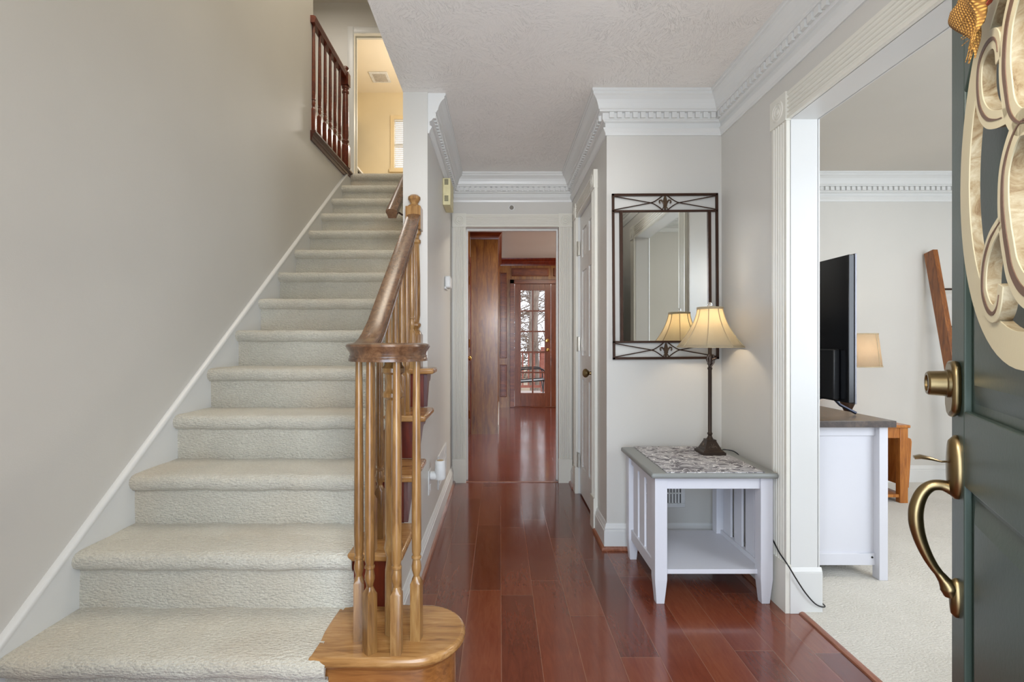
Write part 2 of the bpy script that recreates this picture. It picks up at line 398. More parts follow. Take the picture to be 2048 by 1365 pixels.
# hall end wall (doorway -0.27..0.465, 2.03)
b = B(); b.box(XH-0.02, -0.288, YE, YE2, 0, 2.044); b.box(0.483, XA+0.1, YE, YE2, 0, 2.044); b.box(XH-0.02, XA+0.1, YE, YE2, 2.044, CH+0.1)
st(b, 'wall_hall_end', mWall)
# closet wall right of hall with door opening 3.05..3.68
b = B(); b.box(XA, XA+0.10, YM, 3.034, 0, CH); b.box(XA, XA+0.10, 3.696, YE, 0, CH); b.box(XA, XA+0.10, 3.034, 3.696, 2.046, CH); st(b, 'wall_closet', mWall)
st(B().box(XA+0.10, XR2, YM, YM+0.10, 0, CH), 'wall_mirror', mWall)
st(B().box(XA+0.6, XA+0.65, YM+0.1, YE, 0, CH), 'wall_closet_back', mWall)
# right wall with the cased opening 0.95..2.054 high 2.03
b = B(); b.box(XR, XR2, YF, 0.934, 0, CH); b.box(XR, XR2, 2.072, YM+0.1, 0, CH); b.box(XR, XR2, 0.934, 2.072, 2.046, CH); b.box(XR2-0.05, XR2, YM, 4.1, 0, CH)
st(b, 'wall_right', mWall)
st(B().box(XR2-0.05, 4.75, 3.96, 4.1, 0, CH), 'wall_dining_back', mWall)
st(B().box(4.65, 4.75, YF, 4.1, 0, CH), 'wall_dining_right', mWall)
# study
b = B(); b.box(-0.48, -0.36, YE2, 5.2, 0, 2.54); b.box(-0.48, -0.36, 5.97, 6.05, 0, 2.54); b.box(-0.48, -0.36, 5.2, 5.97, 2.05, 2.54); st(b, 'wall_study_left', mPanel)
b = B(); b.box(3.5, 3.6, YE2, 6.0, 0, 2.54); b.box(3.5, 3.6, 8.0, 8.6, 0, 2.54); b.box(3.5, 3.6, 6.0, 8.0, 0, 0.6); b.box(3.5, 3.6, 6.0, 8.0, 2.2, 2.54); st(b, 'wall_study_right', mPanel)
st(B().box(XA, 3.6, YE2-0.05, YE2, 0, 2.54), 'wall_study_front', mPanel)
# upstairs
b = B(); b.box(-2.72, -1.766, 6.0, 6.12, Z2, C2); b.box(-0.934, -0.3, 6.0, 6.12, Z2, C2); b.box(-1.766, -0.934, 6.0, 6.12, 4.836, C2); st(b, 'wall_upper_back', mWall)
b = B(); b.box(-2.82, -2.72, 2.4, 6.1, Z2-0.1, C2); st(b, 'wall_upper_left', mWall)
st(B().box(-2.72, XL-0.12, 2.3, 2.4, Z2-0.1, C2), 'wall_upper_front', mWall)
b = B(); b.box(-2.72, XL-0.002, 2.4, 6.0, Z2-0.06, Z2); b.box(XL-0.01, XS, RY(14)+0.001, 6.0, Z2-0.06, Z2); b.box(-2.4, -0.3, 6.0, 8.2, Z2-0.06, Z2); st(b, 'floor', mCarpet)
b = B(); b.box(-2.46, -2.36, 6.12, 8.2, Z2, C2); b.box(-0.4, -0.3, 6.12, 8.2, Z2, C2)
b.box(-2.46, -1.725, 8.16, 8.26, Z2, C2); b.box(-0.95, -0.3, 8.16, 8.26, Z2, C2); b.box(-1.725, -0.95, 8.16, 8.26, 4.75, C2); b.box(-1.725, -0.95, 8.16, 8.26, Z2, 3.945)
st(b, 'wall_bath', mBath)

# ---------------------------------------------------------------- crown moulding with dentils
def crown_prof(c):
    return [(0, c-0.214), (0.007, c-0.214), (0.010, c-0.200), (0.021, c-0.182), (0.021, c-0.176), (0.010, c-0.172), (0.010, c-0.150), (0.022, c-0.145), (0.022, c-0.140),
            (0.028, c-0.136), (0.028, c-0.104), (0.047, c-0.102), (0.048, c-0.094), (0.054, c-0.090), (0.055, c-0.082), (0.060, c-0.066), (0.068, c-0.048), (0.080, c-0.034), (0.088, c-0.028), (0.088, c-0.016), (0.094, c-0.012), (0.094, c), (0, c)]
def crown(name, pts, side, c=CH, dent=True, mat=mTrim):
    b = B(); b.run(pts, crown_prof(c), side)
    if dent:
        for i in range(len(pts)-1):
            a = Vector(pts[i]); e = Vector(pts[i+1]); d = e-a; L = d.length; d.normalize(); n = Vector((-d.y, d.x))*side
            k = int((L+0.04)/0.0415); s0 = (L-(k-1)*0.0415)/2 if k > 1 else L/2
            for q in range(k):
                t = s0+q*0.0415
                if t < -0.03 or t > L+0.03: continue
                p = a+d*t
                q1 = [p+d*u+n*w for u, w in ((-0.0125, 0.026), (0.0125, 0.026), (0.0125, 0.043), (-0.0125, 0.043))]
                b.hexa([(v.x, v.y, c-0.133) for v in q1], [(v.x, v.y, c-0.1035) for v in q1])
    return st(b, name, mat, smooth=False)
crown('trim_3', [(XH, YS+0.012), (XH, YE), (XA, YE), (XA, YM), (XR, YM), (XR, YF), (XS, YF)], -1)
crown('trim_4', [(XR2, YF+0.1), (XR2, 3.96), (4.65, 3.96), (4.65, YF+0.1)], -1)
crown('trim_5', [(4.65, YF+0.10), (XR2, YF+0.10)], -1, dent=False)
# ---------------------------------------------------------------- baseboards
BP = [(0, 0), (0.017, 0), (0.017, 0.100), (0.013, 0.104), (0.014, 0.114), (0.009, 0.120), (0.008, 0.130), (0.004, 0.138), (0, 0.138)]
SP = [(0.017, 0), (0.032, 0), (0.032, 0.007), (0.028, 0.014), (0.017, 0.019)]
def base(suffix, pts, side, shoe=True, z=0, mat=mTrim):
    P = [(o, q+z) for o, q in BP]; st(B().run(pts, P, side), 'baseboard_'+suffix, mat)
    if shoe: st(B().run(pts, [(o, q+z) for o, q in SP], side), 'trim_6', mShoe)
base('hall_left', [(XH, RY(2)+0.05), (XH, YE-0.02)], -1)
base('hall_right', [(XA, 2.945), (XA, YM), (XR, YM), (XR, 2.18)], -1)
base('closet', [(XA, 3.955), (XA, 3.79)], -1)
base('dining_back', [(1.305, 3.96), (4.65, 3.96)], -1, False)
base('upper', [(-2.72, 6.0), (-1.85, 6.0)], -1, False, Z2)

# ---------------------------------------------------------------- fluted casings with rosette blocks
def casing(name, T, u0, u1, h, w=0.10, thick=0.018, plinth=0.19, mat=mTrimCream, flute=True, zb=0.0, revs=(1, 1)):
    """T maps (u along wall, n out of wall, z). opening u0..u1, height h"""
    b = B()
    def piece(pf, path0, path1, ax):   # profile across width (a, n)
        rings = []
        for t in (path0, path1):
            rings.append([b.bm.verts.new(T(*( (a, n_, t) if ax == 'v' else (t, n_, a)))) for a, n_ in pf])
        m = len(pf)
        for k in range(m): b.face([rings[0][k], rings[0][(k+1) % m], rings[1][(k+1) % m], rings[1][k]])
        b.face(rings[0][::-1]); b.face(rings[1])
    def prof(a0, a1):
        if not flute: return [(a0, 0), (a0, thick*0.6), (a0+(a1-a0)*0.2, thick), (a1-(a1-a0)*0.15, thick*0.9), (a1, thick*0.5), (a1, 0)]
        pts = [(a0, 0), (a0, thick)]; n = 5; W_ = a1-a0; m = 0.10*W_; fw = (W_-2*m)/n
        for k in range(n):
            s0 = a0+m+k*fw
            pts += [(s0+0.12*fw, thick), (s0+0.25*fw, thick-0.005), (s0+0.5*fw, thick-0.007), (s0+0.75*fw, thick-0.005), (s0+0.88*fw, thick)]
        return pts+[(a1, thick), (a1, 0)]
    def blk(a0, a1, z0, z1, t):
        lo = [T(a0, 0, z0), T(a1, 0, z0), T(a1, t, z0), T(a0, t, z0)]; hi = [T(a0, 0, z1), T(a1, 0, z1), T(a1, t, z1), T(a0, t, z1)]; b.hexa(lo, hi)
    e = 0.004
    sides = [(u0-w, u0), (u1, u1+w)]
    for k, (a0, a1) in enumerate(sides):
        piece(prof(a0, a1), zb+(plinth if plinth else 0), h if flute else h+w, 'v')
        if plinth: blk(a0-e, a1+e, zb, zb+plinth, thick+0.006)
        if flute:
            blk(a0-e, a1+e, h-e, h+w+e, thick+0.006)
            cu, cz = (a0+a1)/2, h+w/2          # rosette rings
            for r0, r1, t0, t1 in ((0.36*w, 0.31*w, thick+0.006, thick+0.010), (0.24*w, 0.18*w, thick+0.006, thick+0.010), (0.10*w, 0.03*w, thick+0.006, thick+0.011)):
                N = 24
                A_ = [b.bm.verts.new(T(cu+(r0+0.004)*math.cos(2*PI*i/N), t0, cz+(r0+0.004)*math.sin(2*PI*i/N))) for i in range(N)]
                Bb = [b.bm.verts.new(T(cu+r0*math.cos(2*PI*i/N), t1, cz+r0*math.sin(2*PI*i/N))) for i in range(N)]
                Cc = [b.bm.verts.new(T(cu+r1*math.cos(2*PI*i/N), t1, cz+r1*math.sin(2*PI*i/N))) for i in range(N)]
                Dd = [b.bm.verts.new(T(cu+(r1-0.003)*math.cos(2*PI*i/N), t0, cz+(r1-0.003)*math.sin(2*PI*i/N))) for i in range(N)]
                for p, q in ((A_, Bb), (Bb, Cc), (Cc, Dd)):
                    for i in range(N): b.face([p[i], p[(i+1) % N], q[(i+1) % N], q[i]])
    piece(prof(h, h+w), u0, u1, 'h')
    return st(b, name, mat, angle=25)
def jamb(name, T, u0, u1, h, depth, t=0.016, stop=True, mat=mTrimCream, zb=0.0):
    b = B()
    def blk(a0, a1, n0, n1, z0, z1):
        b.hexa([T(a0, n0, z0), T(a1, n0, z0), T(a1, n1, z0), T(a0, n1, z0)], [T(a0, n0, z1), T(a1, n0, z1), T(a1, n1, z1), T(a0, n1, z1)])
    blk(u0-t, u0, -depth, 0.001, zb, h+t); blk(u1, u1+t, -depth, 0.001, zb, h+t); blk(u0, u1, -depth, 0.001, h, h+t)
    if stop:
        m = -depth*0.55
        blk(u0, u0+0.012, m-0.035, m, zb, h); blk(u1-0.012, u1, m-0.035, m, zb, h); blk(u0+0.012, u1-0.012, m-0.035, m, h-0.012, h)
    return st(b, name, mat)
TE = lambda u, n, z: (u, YE-n, z)
casing('trim_7', TE, -0.272, 0.467, 2.028); jamb('trim_8', TE, -0.272, 0.467, 2.028, 0.13, mat=mTrim)
TC = lambda u, n, z: (XA-n, u, z)
casing('trim_9', TC, 3.05, 3.68, 2.03, 0.10); jamb('trim_10', TC, 3.05, 3.68, 2.03, 0.10, stop=False, mat=mTrim)
TO = lambda u, n, z: (XR-n, u, z)
casing('trim_11', TO, 0.95, 2.054, 2.03, 0.11, 0.018, 0.20); 
b = B(); b.box(XR-0.004, XR2+0.004, 2.054, 2.072, 0, 2.046); b.box(XR-0.004, XR2+0.004, 0.934, 0.95, 0, 2.046); b.box(XR-0.004, XR2+0.004, 0.934, 2.072, 2.03, 2.046)
b.box(XR-0.006, XR2+0.016, 2.046, 2.074, 0, 0.17); b.prism([(2.046, 0.17), (2.054, 0.19), (2.054, 0.17)], 'X', XR-0.006, XR2+0.016)
st(b, 'trim_12', mTrim, bevel=0.002)
TD = lambda u, n, z: (XR2+n, u, z)
casing('trim_13', TD, 0.95, 2.054, 2.03, 0.05, 0.014, 0, mTrim, False)
TB = lambda u, n, z: (u, 6.0-n, z)
casing('trim_14', TB, -1.75, -0.95, 4.82, 0.078, 0.016, 0, mTrim, False, Z2); jamb('trim_15', TB, -1.75, -0.95, 4.82, 0.12, zb=Z2, mat=mTrimCream)
TF = lambda u, n, z: (u, YF+n, z)
casing('trim_16', TF, -0.47, 0.45, 2.04, 0.09)

# ---------------------------------------------------------------- panelled doors
def panel_door(b, u0, u1, z0, z1, T, rows, cols, thick=0.035, stile=0.11, rec=0.008, both=False):
    """slab in T(u, n, z): front face n=0, recessed raised panels"""
    def blk(a0, a1, c0, c1, n0, n1):
        b.hexa([T(a0, n0, c0), T(a1, n0, c0), T(a1, n1, c0), T(a0, n1, c0)], [T(a0, n0, c1), T(a1, n0, c1), T(a1, n1, c1), T(a0, n1, c1)])
    blk(u0, u1, z0, z1, -thick, -rec)
    W_ = u1-u0; pw = (W_-stile*(cols+1))/cols
    xs = [u0+stile+k*(pw+stile) for k in range(cols)]
    blk(u0, u0+stile, z0, z1, -rec, 0)
    for k in range(cols): blk(xs[k]+pw, xs[k]+pw+stile, z0, z1, -rec, 0)
    zz = [z0]+[v for r in rows for v in r]+[z1]
    for k in range(cols):
        for i in range(0, len(zz), 2): blk(xs[k], xs[k]+pw, zz[i], zz[i+1], -rec, 0)
        for r in rows:
            m = 0.012; q = 0.034
            a0, a1, c0, c1 = xs[k]+m, xs[k]+pw-m, r[0]+m, r[1]-m
            lo = [T(a0, -rec, c0), T(a1, -rec, c0), T(a1, -rec, c1), T(a0, -rec, c1)]
            a0 += q-m; a1 -= q-m; c0 += q-m; c1 -= q-m
            hi = [T(a0, -0.001, c0), T(a1, -0.001, c0), T(a1, -0.001, c1), T(a0, -0.001, c1)]
            b.hexa(lo, hi)
d = thing('door_2', 'white six panel closet door with brass knob in the right hall wall', 'door', (XA+0.01, 3.36, 0), kind='structure')
b = B(); panel_door(b, 3.053, 3.677, 0.012, 2.026, lambda u, n, z: (XA+0.014-n, u, z), [(0.22, 0.85), (1.02, 1.62), (1.72, 1.92)], 2, stile=0.095)
b.fin('door_leaf', mTrim, d, smooth=False, bevel=0.0015)
def knob_prof(): return [(0.033, 0), (0.033, 0.004), (0.028, 0.008), (0.012, 0.012), (0.010, 0.030), (0.018, 0.036), (0.027, 0.046), (0.028, 0.056), (0.022, 0.066), (0.012, 0.071), (0, 0.071)]
b = B(); b.lathe(knob_prof(), seg=24); b.xf(Matrix.Translation((XA+0.012, 3.12, 0.92)) @ Matrix.Rotation(R(-90), 4, 'Y')); b.fin('door_knob', mBrass, d)
for z in (0.25, 1.10, 1.80):
    b = B(); b.box(XA-0.004, XA+0.010, 3.652, 3.682, z-0.05, z+0.05); b.tube([(XA-0.006, 3.678, z-0.055), (XA-0.006, 3.678, z+0.055)], 0.006, 8); b.fin('hinge', plain('hinge_metal_%d' % int(z*100), (200, 196, 184), 0.3, 0.7), d)

# ---------------------------------------------------------------- staircase
stair = thing('staircase', 'carpeted staircase with oak tread ends rising along the left wall', 'stairs', (-0.95, 1.45, 0))
b = B(); prof = []
def nose(j):
    y = RY(j); z = j*RISE
    return [(y-0.008, z-0.064), (y-0.020, z-0.062), (y-0.036, z-0.050), (y-0.043, z-0.034), (y-0.040, z-0.016), (y-0.028, z-0.004), (y-0.008, z)]
pts = [(RY(1)-0.008, 0.0)]
for j in range(1, 15):
    pts += nose(j)
    if j < 14:
        n_ = 4
        for q in range(1, n_): pts.append((RY(j)-0.008+(RUN)*q/n_, j*RISE))
        pts.append((RY(j+1)-0.008, j*RISE))
        for q in (1, 2): pts.append((RY(j+1)-0.008, j*RISE+(RISE-0.064)*q/3))
pts.append((RY(14)+0.15, 14*RISE))
x0, x1 = XL+0.014, -0.506
NX = 60
cols_ = []
for i in range(NX+1):
    x = x0+(x1-x0)*i/NX; col = []
    edge = max(0, 1-(x1-x)/0.02)
    for q, (y, z) in enumerate(pts):
        w = 0.0022*math.sin(x*17+y*31+z*9)+0.0018*math.sin(x*41-z*27+1.3)
        col.append(b.bm.verts.new((x if x < XS-0.003 or y < YS else XS-0.003, y+w*0.8+edge*0.006, z+w*0.5-edge*0.006)))
    cols_.append(col)
for i in range(NX):
    for q in range(len(pts)-1): b.face([cols_[i][q], cols_[i+1][q], cols_[i+1][q+1], cols_[i][q+1]])
# right side edge thickness
e2 = [b.bm.verts.new((v.co.x, v.co.y+0.012, v.co.z-0.012)) for v in cols_[-1]]
for q in range(len(pts)-1): b.face([cols_[-1][q], e2[q], e2[q+1], cols_[-1][q+1]])
b.fin('stair_carpet', mCarpet, stair, angle=60)
# starting step: rounded oak riser and tread
cx, cy = -0.266, 1.598
out = [(-0.56, 1.443)]+[(x, y) for x, y in arc(cx, cy, 0.155, -90, 78, 22)]+[(XH+0.03, RY(2)+0.02), (-0.56, RY(2)+0.02)]
b = B(); b.prism(out, 'Z', RISE-0.030, RISE); b.fin('starting_tread', mOakX, stair, bevel=0.011, segs=3, angle=50)
out2 = [(-0.535, 1.475)]+[(x, y) for x, y in arc(cx, cy, 0.124, -90, 85, 22)]+[(XH+0.02, RY(2)+0.01), (-0.535, RY(2)+0.01)]
b = B(); b.prism(out2, 'Z', 0.0, RISE-0.030); b.run([(-0.535, 1.475)]+[(x, y) for x, y in arc(cx, cy, 0.124, -90, 85, 22)], [(0, RISE-0.052), (0.006, RISE-0.048), (0.014, RISE-0.036), (0.014, RISE-0.030), (0, RISE-0.030)], -1)
b.fin('starting_riser', wood('oak_riser', (150, 96, 48), (108, 64, 30), (172, 120, 66), 'X', 0.28), stair, angle=40)
for j in range(2, 6):
    y = RY(j); z = j*RISE; ye = min(RY(j+1)+0.005, YS-0.001 if j == 5 else 9)
    b = B(); b.box(-0.522, XH+0.052, y-0.033, ye, z-0.029, z-0.001); b.fin('tread', mOakX, stair, bevel=0.009, segs=3)
    b = B(); b.box(-0.52, XH+0.001, y-0.001, y+0.012, z-RISE, z-0.029); b.fin('riser', mCherry, stair)
    # scroll bracket under the return
    L = 0.235 if j < 5 else YS-y-0.002
    pl = [(y-0.004, z-0.030), (y+L, z-0.030), (y+L, z-0.045)]
    pl += [(y+L*0.92, z-0.062), (y+L*0.80, z-0.072), (y+L*0.66, z-0.070), (y+L*0.55, z-0.078), (y+L*0.45, z-0.098), (y+L*0.36, z-0.126), (y+L*0.24, z-0.146), (y+L*0.14, z-0.168), (y+0.008, z-0.192), (y-0.004, z-0.195)]
    b = B(); b.prism(pl, 'X', XH, XH+0.018); b.fin('tread_bracket', mBrack, stair, bevel=0.002)
# skirt board on the left wall with a bead
def zs(y): return RISE*((y-(Y1-0.043))/RUN+1)+0.022
ya, yb = 0.62, 4.86
b = B(); b.prism([(ya, 0), (1.25, 0), (yb, zs(yb)-0.62), (yb, zs(yb)-0.012), (Y1-0.043-RUN*1.1, 0.0)] if False else [(1.144, 0), (2.2, 0.0), (yb, zs(yb)-0.75), (yb, zs(yb)), (1.144, max(zs(1.144), 0.0)+0.001)], 'X', XL, XL+0.015)
b.fin('skirt_board', mTrim, stair)
b = B(); b.sweep([(XL+0.010, 1.13, zs(1.13)), (XL+0.010, yb, zs(yb))], [(-0.010, -0.012), (0.010, -0.012), (0.012, -0.002), (0.008, 0.006), (-0.010, 0.008)])
b.fin('skirt_cap', mTrim, stair, angle=60)

# ---------------------------------------------------------------- turned balusters and newels
def sq_lathe(b, x, y, z0, h, s, rot, prof, seg=16):
    """square block from z0, height h, half-width s, chamfered into a turned profile (r, z absolute)"""
    M_ = Matrix.Translation((x, y, 0)) @ Matrix.Rotation(rot, 4, 'Z'); bb = bmesh.new()
    def ring(pp, z): return [bb.verts.new((p[0], p[1], z)) for p in pp]
    def sqr(s_):
        o = []
        for k in range(seg):
            a = 2*PI*(k+0.5)/seg; c_, n_ = math.cos(a), math.sin(a); m_ = max(abs(c_), abs(n_)); o.append((s_*c_/m_, s_*n_/m_))
        return o
    def cor(s_):
        o = []
        for k in range(seg):
            a = 2*PI*(k+0.5)/seg; c_, n_ = math.cos(a), math.sin(a); m_ = max(abs(c_), abs(n_)); o.append((s_*c_/m_, s_*n_/m_))
        # pull the nearest points onto the corners
        for sx, sy in ((1, 1), (-1, 1), (-1, -1), (1, -1)):
            k = min(range(seg), key=lambda i: (o[i][0]-sx*s_)**2+(o[i][1]-sy*s_)**2); o[k] = (sx*s_, sy*s_)
        return o
    def circ(r): return [(r*math.cos(2*PI*(k+0.5)/seg), r*math.sin(2*PI*(k+0.5)/seg)) for k in range(seg)]
    rings = [ring(cor(s), z0), ring(cor(s), z0+h)]
    for r, z in prof: rings.append(ring(circ(r), z))
    for a, c_ in zip(rings, rings[1:]):
        for k in range(seg): bb.faces.new([a[k], a[(k+1) % seg], c_[(k+1) % seg], c_[k]])
    bb.faces.new(rings[0][::-1]); bb.faces.new(rings[-1])
    bb.transform(M_); me = bpy.data.meshes.new('t'); bb.to_mesh(me); bb.free(); b.bm.from_mesh(me); bpy.data.meshes.remove(me)
def baluster(parent, x, y, z0, z1, rot=0.0, s=0.0155, h=0.175, mat=mOak):
    t = z0+h
    prof = [(0.0135, t+0.012), (0.0095, t+0.020), (0.0105, t+0.026), (0.0145, t+0.040), (0.0150, t+0.050), (0.0125, t+0.064), (0.0115, t+0.072), (0.0150, t+0.075), (0.0150, t+0.080), (0.0120, t+0.083), (0.0120, t+0.088),
            (0.0140, t+0.094), (0.0150, t+0.16), (0.0140, t+(z1-t)*0.5), (0.0105, z1)]
    b = B(); sq_lathe(b, x, y, z0, h, s, rot, prof, 16)
    return b.fin('baluster', mat, parent, angle=30)
XRL = -0.444
rail = thing('stair_railing', 'brown oak stair railing with round volute and turned balusters', 'railing', (XRL, 1.6, RISE))
def ztop(y): return 1.795-0.752*(2.60-y)
vc = (-0.349, 1.565); vr = 0.094; zt = 1.109
path = []
for k in range(16):
    y = 2.575-(2.575-1.80)*k/15; path.append((XRL, y, ztop(y)))
for y, z in ((1.76, ztop(1.76)+0.006), (1.72, 1.145), (1.68, 1.127), (1.64, 1.116), (1.60, 1.110)): path.append((XRL+(0 if y > 1.65 else 0.0005), y, max(z, zt)))
for k in range(1, 34):
    a = R(180+10*k); path.append((vc[0]+(vr)*math.cos(a), vc[1]+vr*math.sin(a), zt))
RP = [(-0.027, -0.054), (-0.027, -0.046), (-0.024, -0.043), (-0.025, -0.038), (-0.022, -0.034), (-0.024, -0.026), (-0.030, -0.018), (-0.035, -0.009), (-0.033, -0.003), (-0.024, 0.000), (0, 0.002), (0.024, 0.000), (0.033, -0.003), (0.035, -0.009), (0.030, -0.018), (0.024, -0.026), (0.022, -0.034), (0.025, -0.038), (0.024, -0.043), (0.027, -0.046), (0.027, -0.054)]
b = B(); b.sweep(path, RP); hr = b.fin('handrail', mRail, rail, angle=40)
b = B(); b.lathe([(0.075, -0.050), (0.078, -0.012), (0.074, -0.006), (0.03, -0.004), (0, -0.004)], (vc[0], vc[1], zt), 32); b.fin('volute_cap', mRail, rail)
for x, y, rt in ((-0.436, 1.545, 12), (-0.385, 1.478, 45), (-0.305, 1.475, 0), (-0.258, 1.545, -8)):
    baluster(rail, x, y, RISE, zt-0.05, R(rt))
for k, (j, dy) in enumerate(((2, 0.0), (2, 0.115), (3, 0.0), (3, 0.125), (4, 0.0), (4, 0.125), (5, 0.0))):
    y = RY(j)-0.003+dy; baluster(rail, XRL, y, j*RISE-0.001, ztop(y)-0.058, 0)
# newel at the volute and at the wall end
b = B(); z0 = RISE
b.lathe([(0.027, 0), (0.027, 0.02), (0.026, 0.20), (0.021, 0.24), (0.030, 0.27), (0.024, 0.30), (0.026, 0.32), (0.027, 0.55), (0.025, 0.70), (0.022, 0.735), (0.033, 0.745), (0.033, 0.757), (0.026, 0.765), (0.022, 0.79), (0.026, 0.815), (0.036, 0.822), (0.036, 0.835), (0.028, 0.845), (0.026, zt-0.05-z0)], (vc[0]+0.012, vc[1]+0.015, z0), 20)
b.fin('volute_newel', mOak, rail)
def newel(b, x, y, z0, ztot, s=0.039, hb=0.17):
    t = z0+hb; zb0 = ztot-0.185; zb1 = ztot-0.068
    sq_lathe(b, x, y, z0, hb, s, 0, [(s*0.9, t+0.014), (s*0.62, t+0.03), (s*0.9, t+0.045), (s*0.9, t+0.055), (s*0.66, t+0.065), (s*0.80, t+0.10), (s*0.80, t+0.3), (s*0.66, zb0-0.075), (s*0.88, zb0-0.066), (s*0.88, zb0-0.052), (s*0.66, zb0-0.044), (s*0.66, zb0-0.030), (s*0.9, zb0-0.022), (s*0.95, zb0-0.008), (s*0.8, zb0-0.002), (s*0.8, zb0)], 20)
    sq_lathe(b, x, y, zb0, zb1-zb0, s, 0, [(s*0.86, zb1+0.004), (s*0.84, zb1+0.010), (s*0.56, zb1+0.016), (s*0.52, zb1+0.024), (s*0.66, zb1+0.033), (s*0.84, zb1+0.044), (s*0.82, zb1+0.055), (s*0.55, zb1+0.065), (s*0.1, zb1+0.069)], 20)
b = B(); newel(b, -0.447, YS-0.041, 5*RISE, 1.882); b.fin('newel_post', mOak, rail, angle=30)

# wall mounted handrail on the stub wall
wr = thing('wall_handrail', 'brown wooden handrail on wall brackets along the upper stairs', 'handrail', (-0.59, 2.8, 1.8))
def zr(y): return 1.835+0.752*(y-2.72)
xw = -0.592
RP2 = [(-0.022, -0.050), (-0.026, -0.030), (-0.032, -0.016), (-0.030, -0.004), (-0.014, 0.004), (0.014, 0.004), (0.030, -0.004), (0.032, -0.016), (0.026, -0.030), (0.022, -0.050)]
b = B(); b.sweep([(xw, 2.72, zr(2.72)), (xw, 4.7, zr(4.7))], RP2); b.fin('rail', mRail, wr, angle=40)
for y in (2.86, 4.3):
    b = B(); b.tube([(xw, y, zr(y)-0.045), (xw, y+0.005, zr(y)-0.075), (xw+0.03, y+0.01, zr(y)-0.095), (XS-0.004, y+0.01, zr(y)-0.10)], 0.006, 8); b.tube([(XS-0.008, y+0.01, zr(y)-0.10), (XS, y+0.01, zr(y)-0.10)], 0.028, 16)
    b.fin('bracket', mIron, wr)

# upstairs railing
ur = thing('landing_railing', 'dark mahogany railing along the upstairs landing above the stairs', 'railing', (XL+0.01, 4.3, Z2))
xu = XL+0.012
b = B(); b.sweep([(xu, 3.86, Z2+0.885), (xu, 4.70, Z2+0.885)], RP2); b.fin('handrail', mMahog, ur, angle=40)
b = B(); b.run([(XL, 3.86), (XL, 4.84)], [(0, Z2-0.075), (0.012, Z2-0.075), (0.014, Z2-0.050), (0.022, Z2-0.045), (0.022, Z2-0.030), (0.030, Z2-0.022), (0.042, Z2-0.012), (0.042, Z2), (0, Z2)], -1)
b.fin('nosing_trim', wood('mahogany_trim', (70, 30, 22), (44, 14, 10), (96, 50, 38), 'Y', 0.25), ur, angle=30)
for y in (3.90, 4.03, 4.155, 4.28, 4.405, 4.53): baluster(ur, xu, y, Z2, Z2+0.835, 0, 0.016, 0.175, mMahog)
b = B(); newel(b, xu, 4.70, Z2, Z2+0.955, 0.037, 0.2); b.fin('newel_post', mMahog, ur, angle=30)

# ---------------------------------------------------------------- bathroom beyond the upstairs doorway
w = thing('window_1', 'white framed bathroom window with horizontal blind seen through the upstairs doorway', 'window', (-1.34, 8.16, 3.945), kind='structure')
b = B(); b.box(-1.785, -0.89, 8.142, 8.16, 4.75, 4.81); b.box(-1.785, -1.725, 8.142, 8.16, 3.90, 4.75); b.box(-0.95, -0.89, 8.142, 8.16, 3.90, 4.75); b.box(-1.80, -0.88, 8.12, 8.16, 3.885, 3.945)
b.fin('window_frame', paint('window_frame_cream', (226, 206, 166), 0.4), w)
b = B()
for k in range(24):
    z = 3.96+k*0.0325; b.hexa([(-1.72, 8.165, z-0.004), (-0.955, 8.165, z-0.004), (-0.955, 8.180, z+0.024), (-1.72, 8.180, z+0.024)], [(-1.72, 8.168, z-0.004), (-0.955, 8.168, z-0.004), (-0.955, 8.183, z+0.024), (-1.72, 8.183, z+0.024)])
b.box(-1.722, -0.953, 8.16, 8.20, 4.72, 4.75); b.box(-1.722, -0.953, 8.205, 8.235, 4.33, 4.37)
b.fin('blind', mPlastic, w)
B().box(-1.725, -0.95, 8.24, 8.25, 3.945, 4.75).fin('pane', mGlass, w)
fan = thing('exhaust_fan', 'square white exhaust fan grille on the bathroom ceiling upstairs', 'vent fan', (-1.84, 7.66, C2))
B().box(-1.985, -1.70, 7.52, 7.82, C2-0.018, C2).fin('housing', mPlastic, fan, bevel=0.012)
b = B()
for k in range(9): b.box(-1.93+k*0.022, -1.916+k*0.022, 7.56, 7.78, C2-0.024, C2-0.017)
b.fin('grille', plain('fan_grille', (190, 180, 168), 0.6), fan)
va = thing('bathroom_vanity', 'edge of a vanity counter just inside the upstairs doorway', 'vanity', (-2.18, 6.98, Z2))
B().box(-2.36, -2.0, 6.6, 7.35, 3.56, 3.59).fin('countertop', mPlastic, va, bevel=0.004)
B().box(-2.36, -2.03, 6.62, 7.33, Z2, 3.56).fin('cabinet', mDark, va)
vm = B().box(-2.36, -2.335, 7.2, 8.12, 3.98, 4.73).fin('framed_mirror', mDark, bevel=0.003); tag(vm, 'dark edge of a framed mirror on the bathroom side wall upstairs', 'mirror')

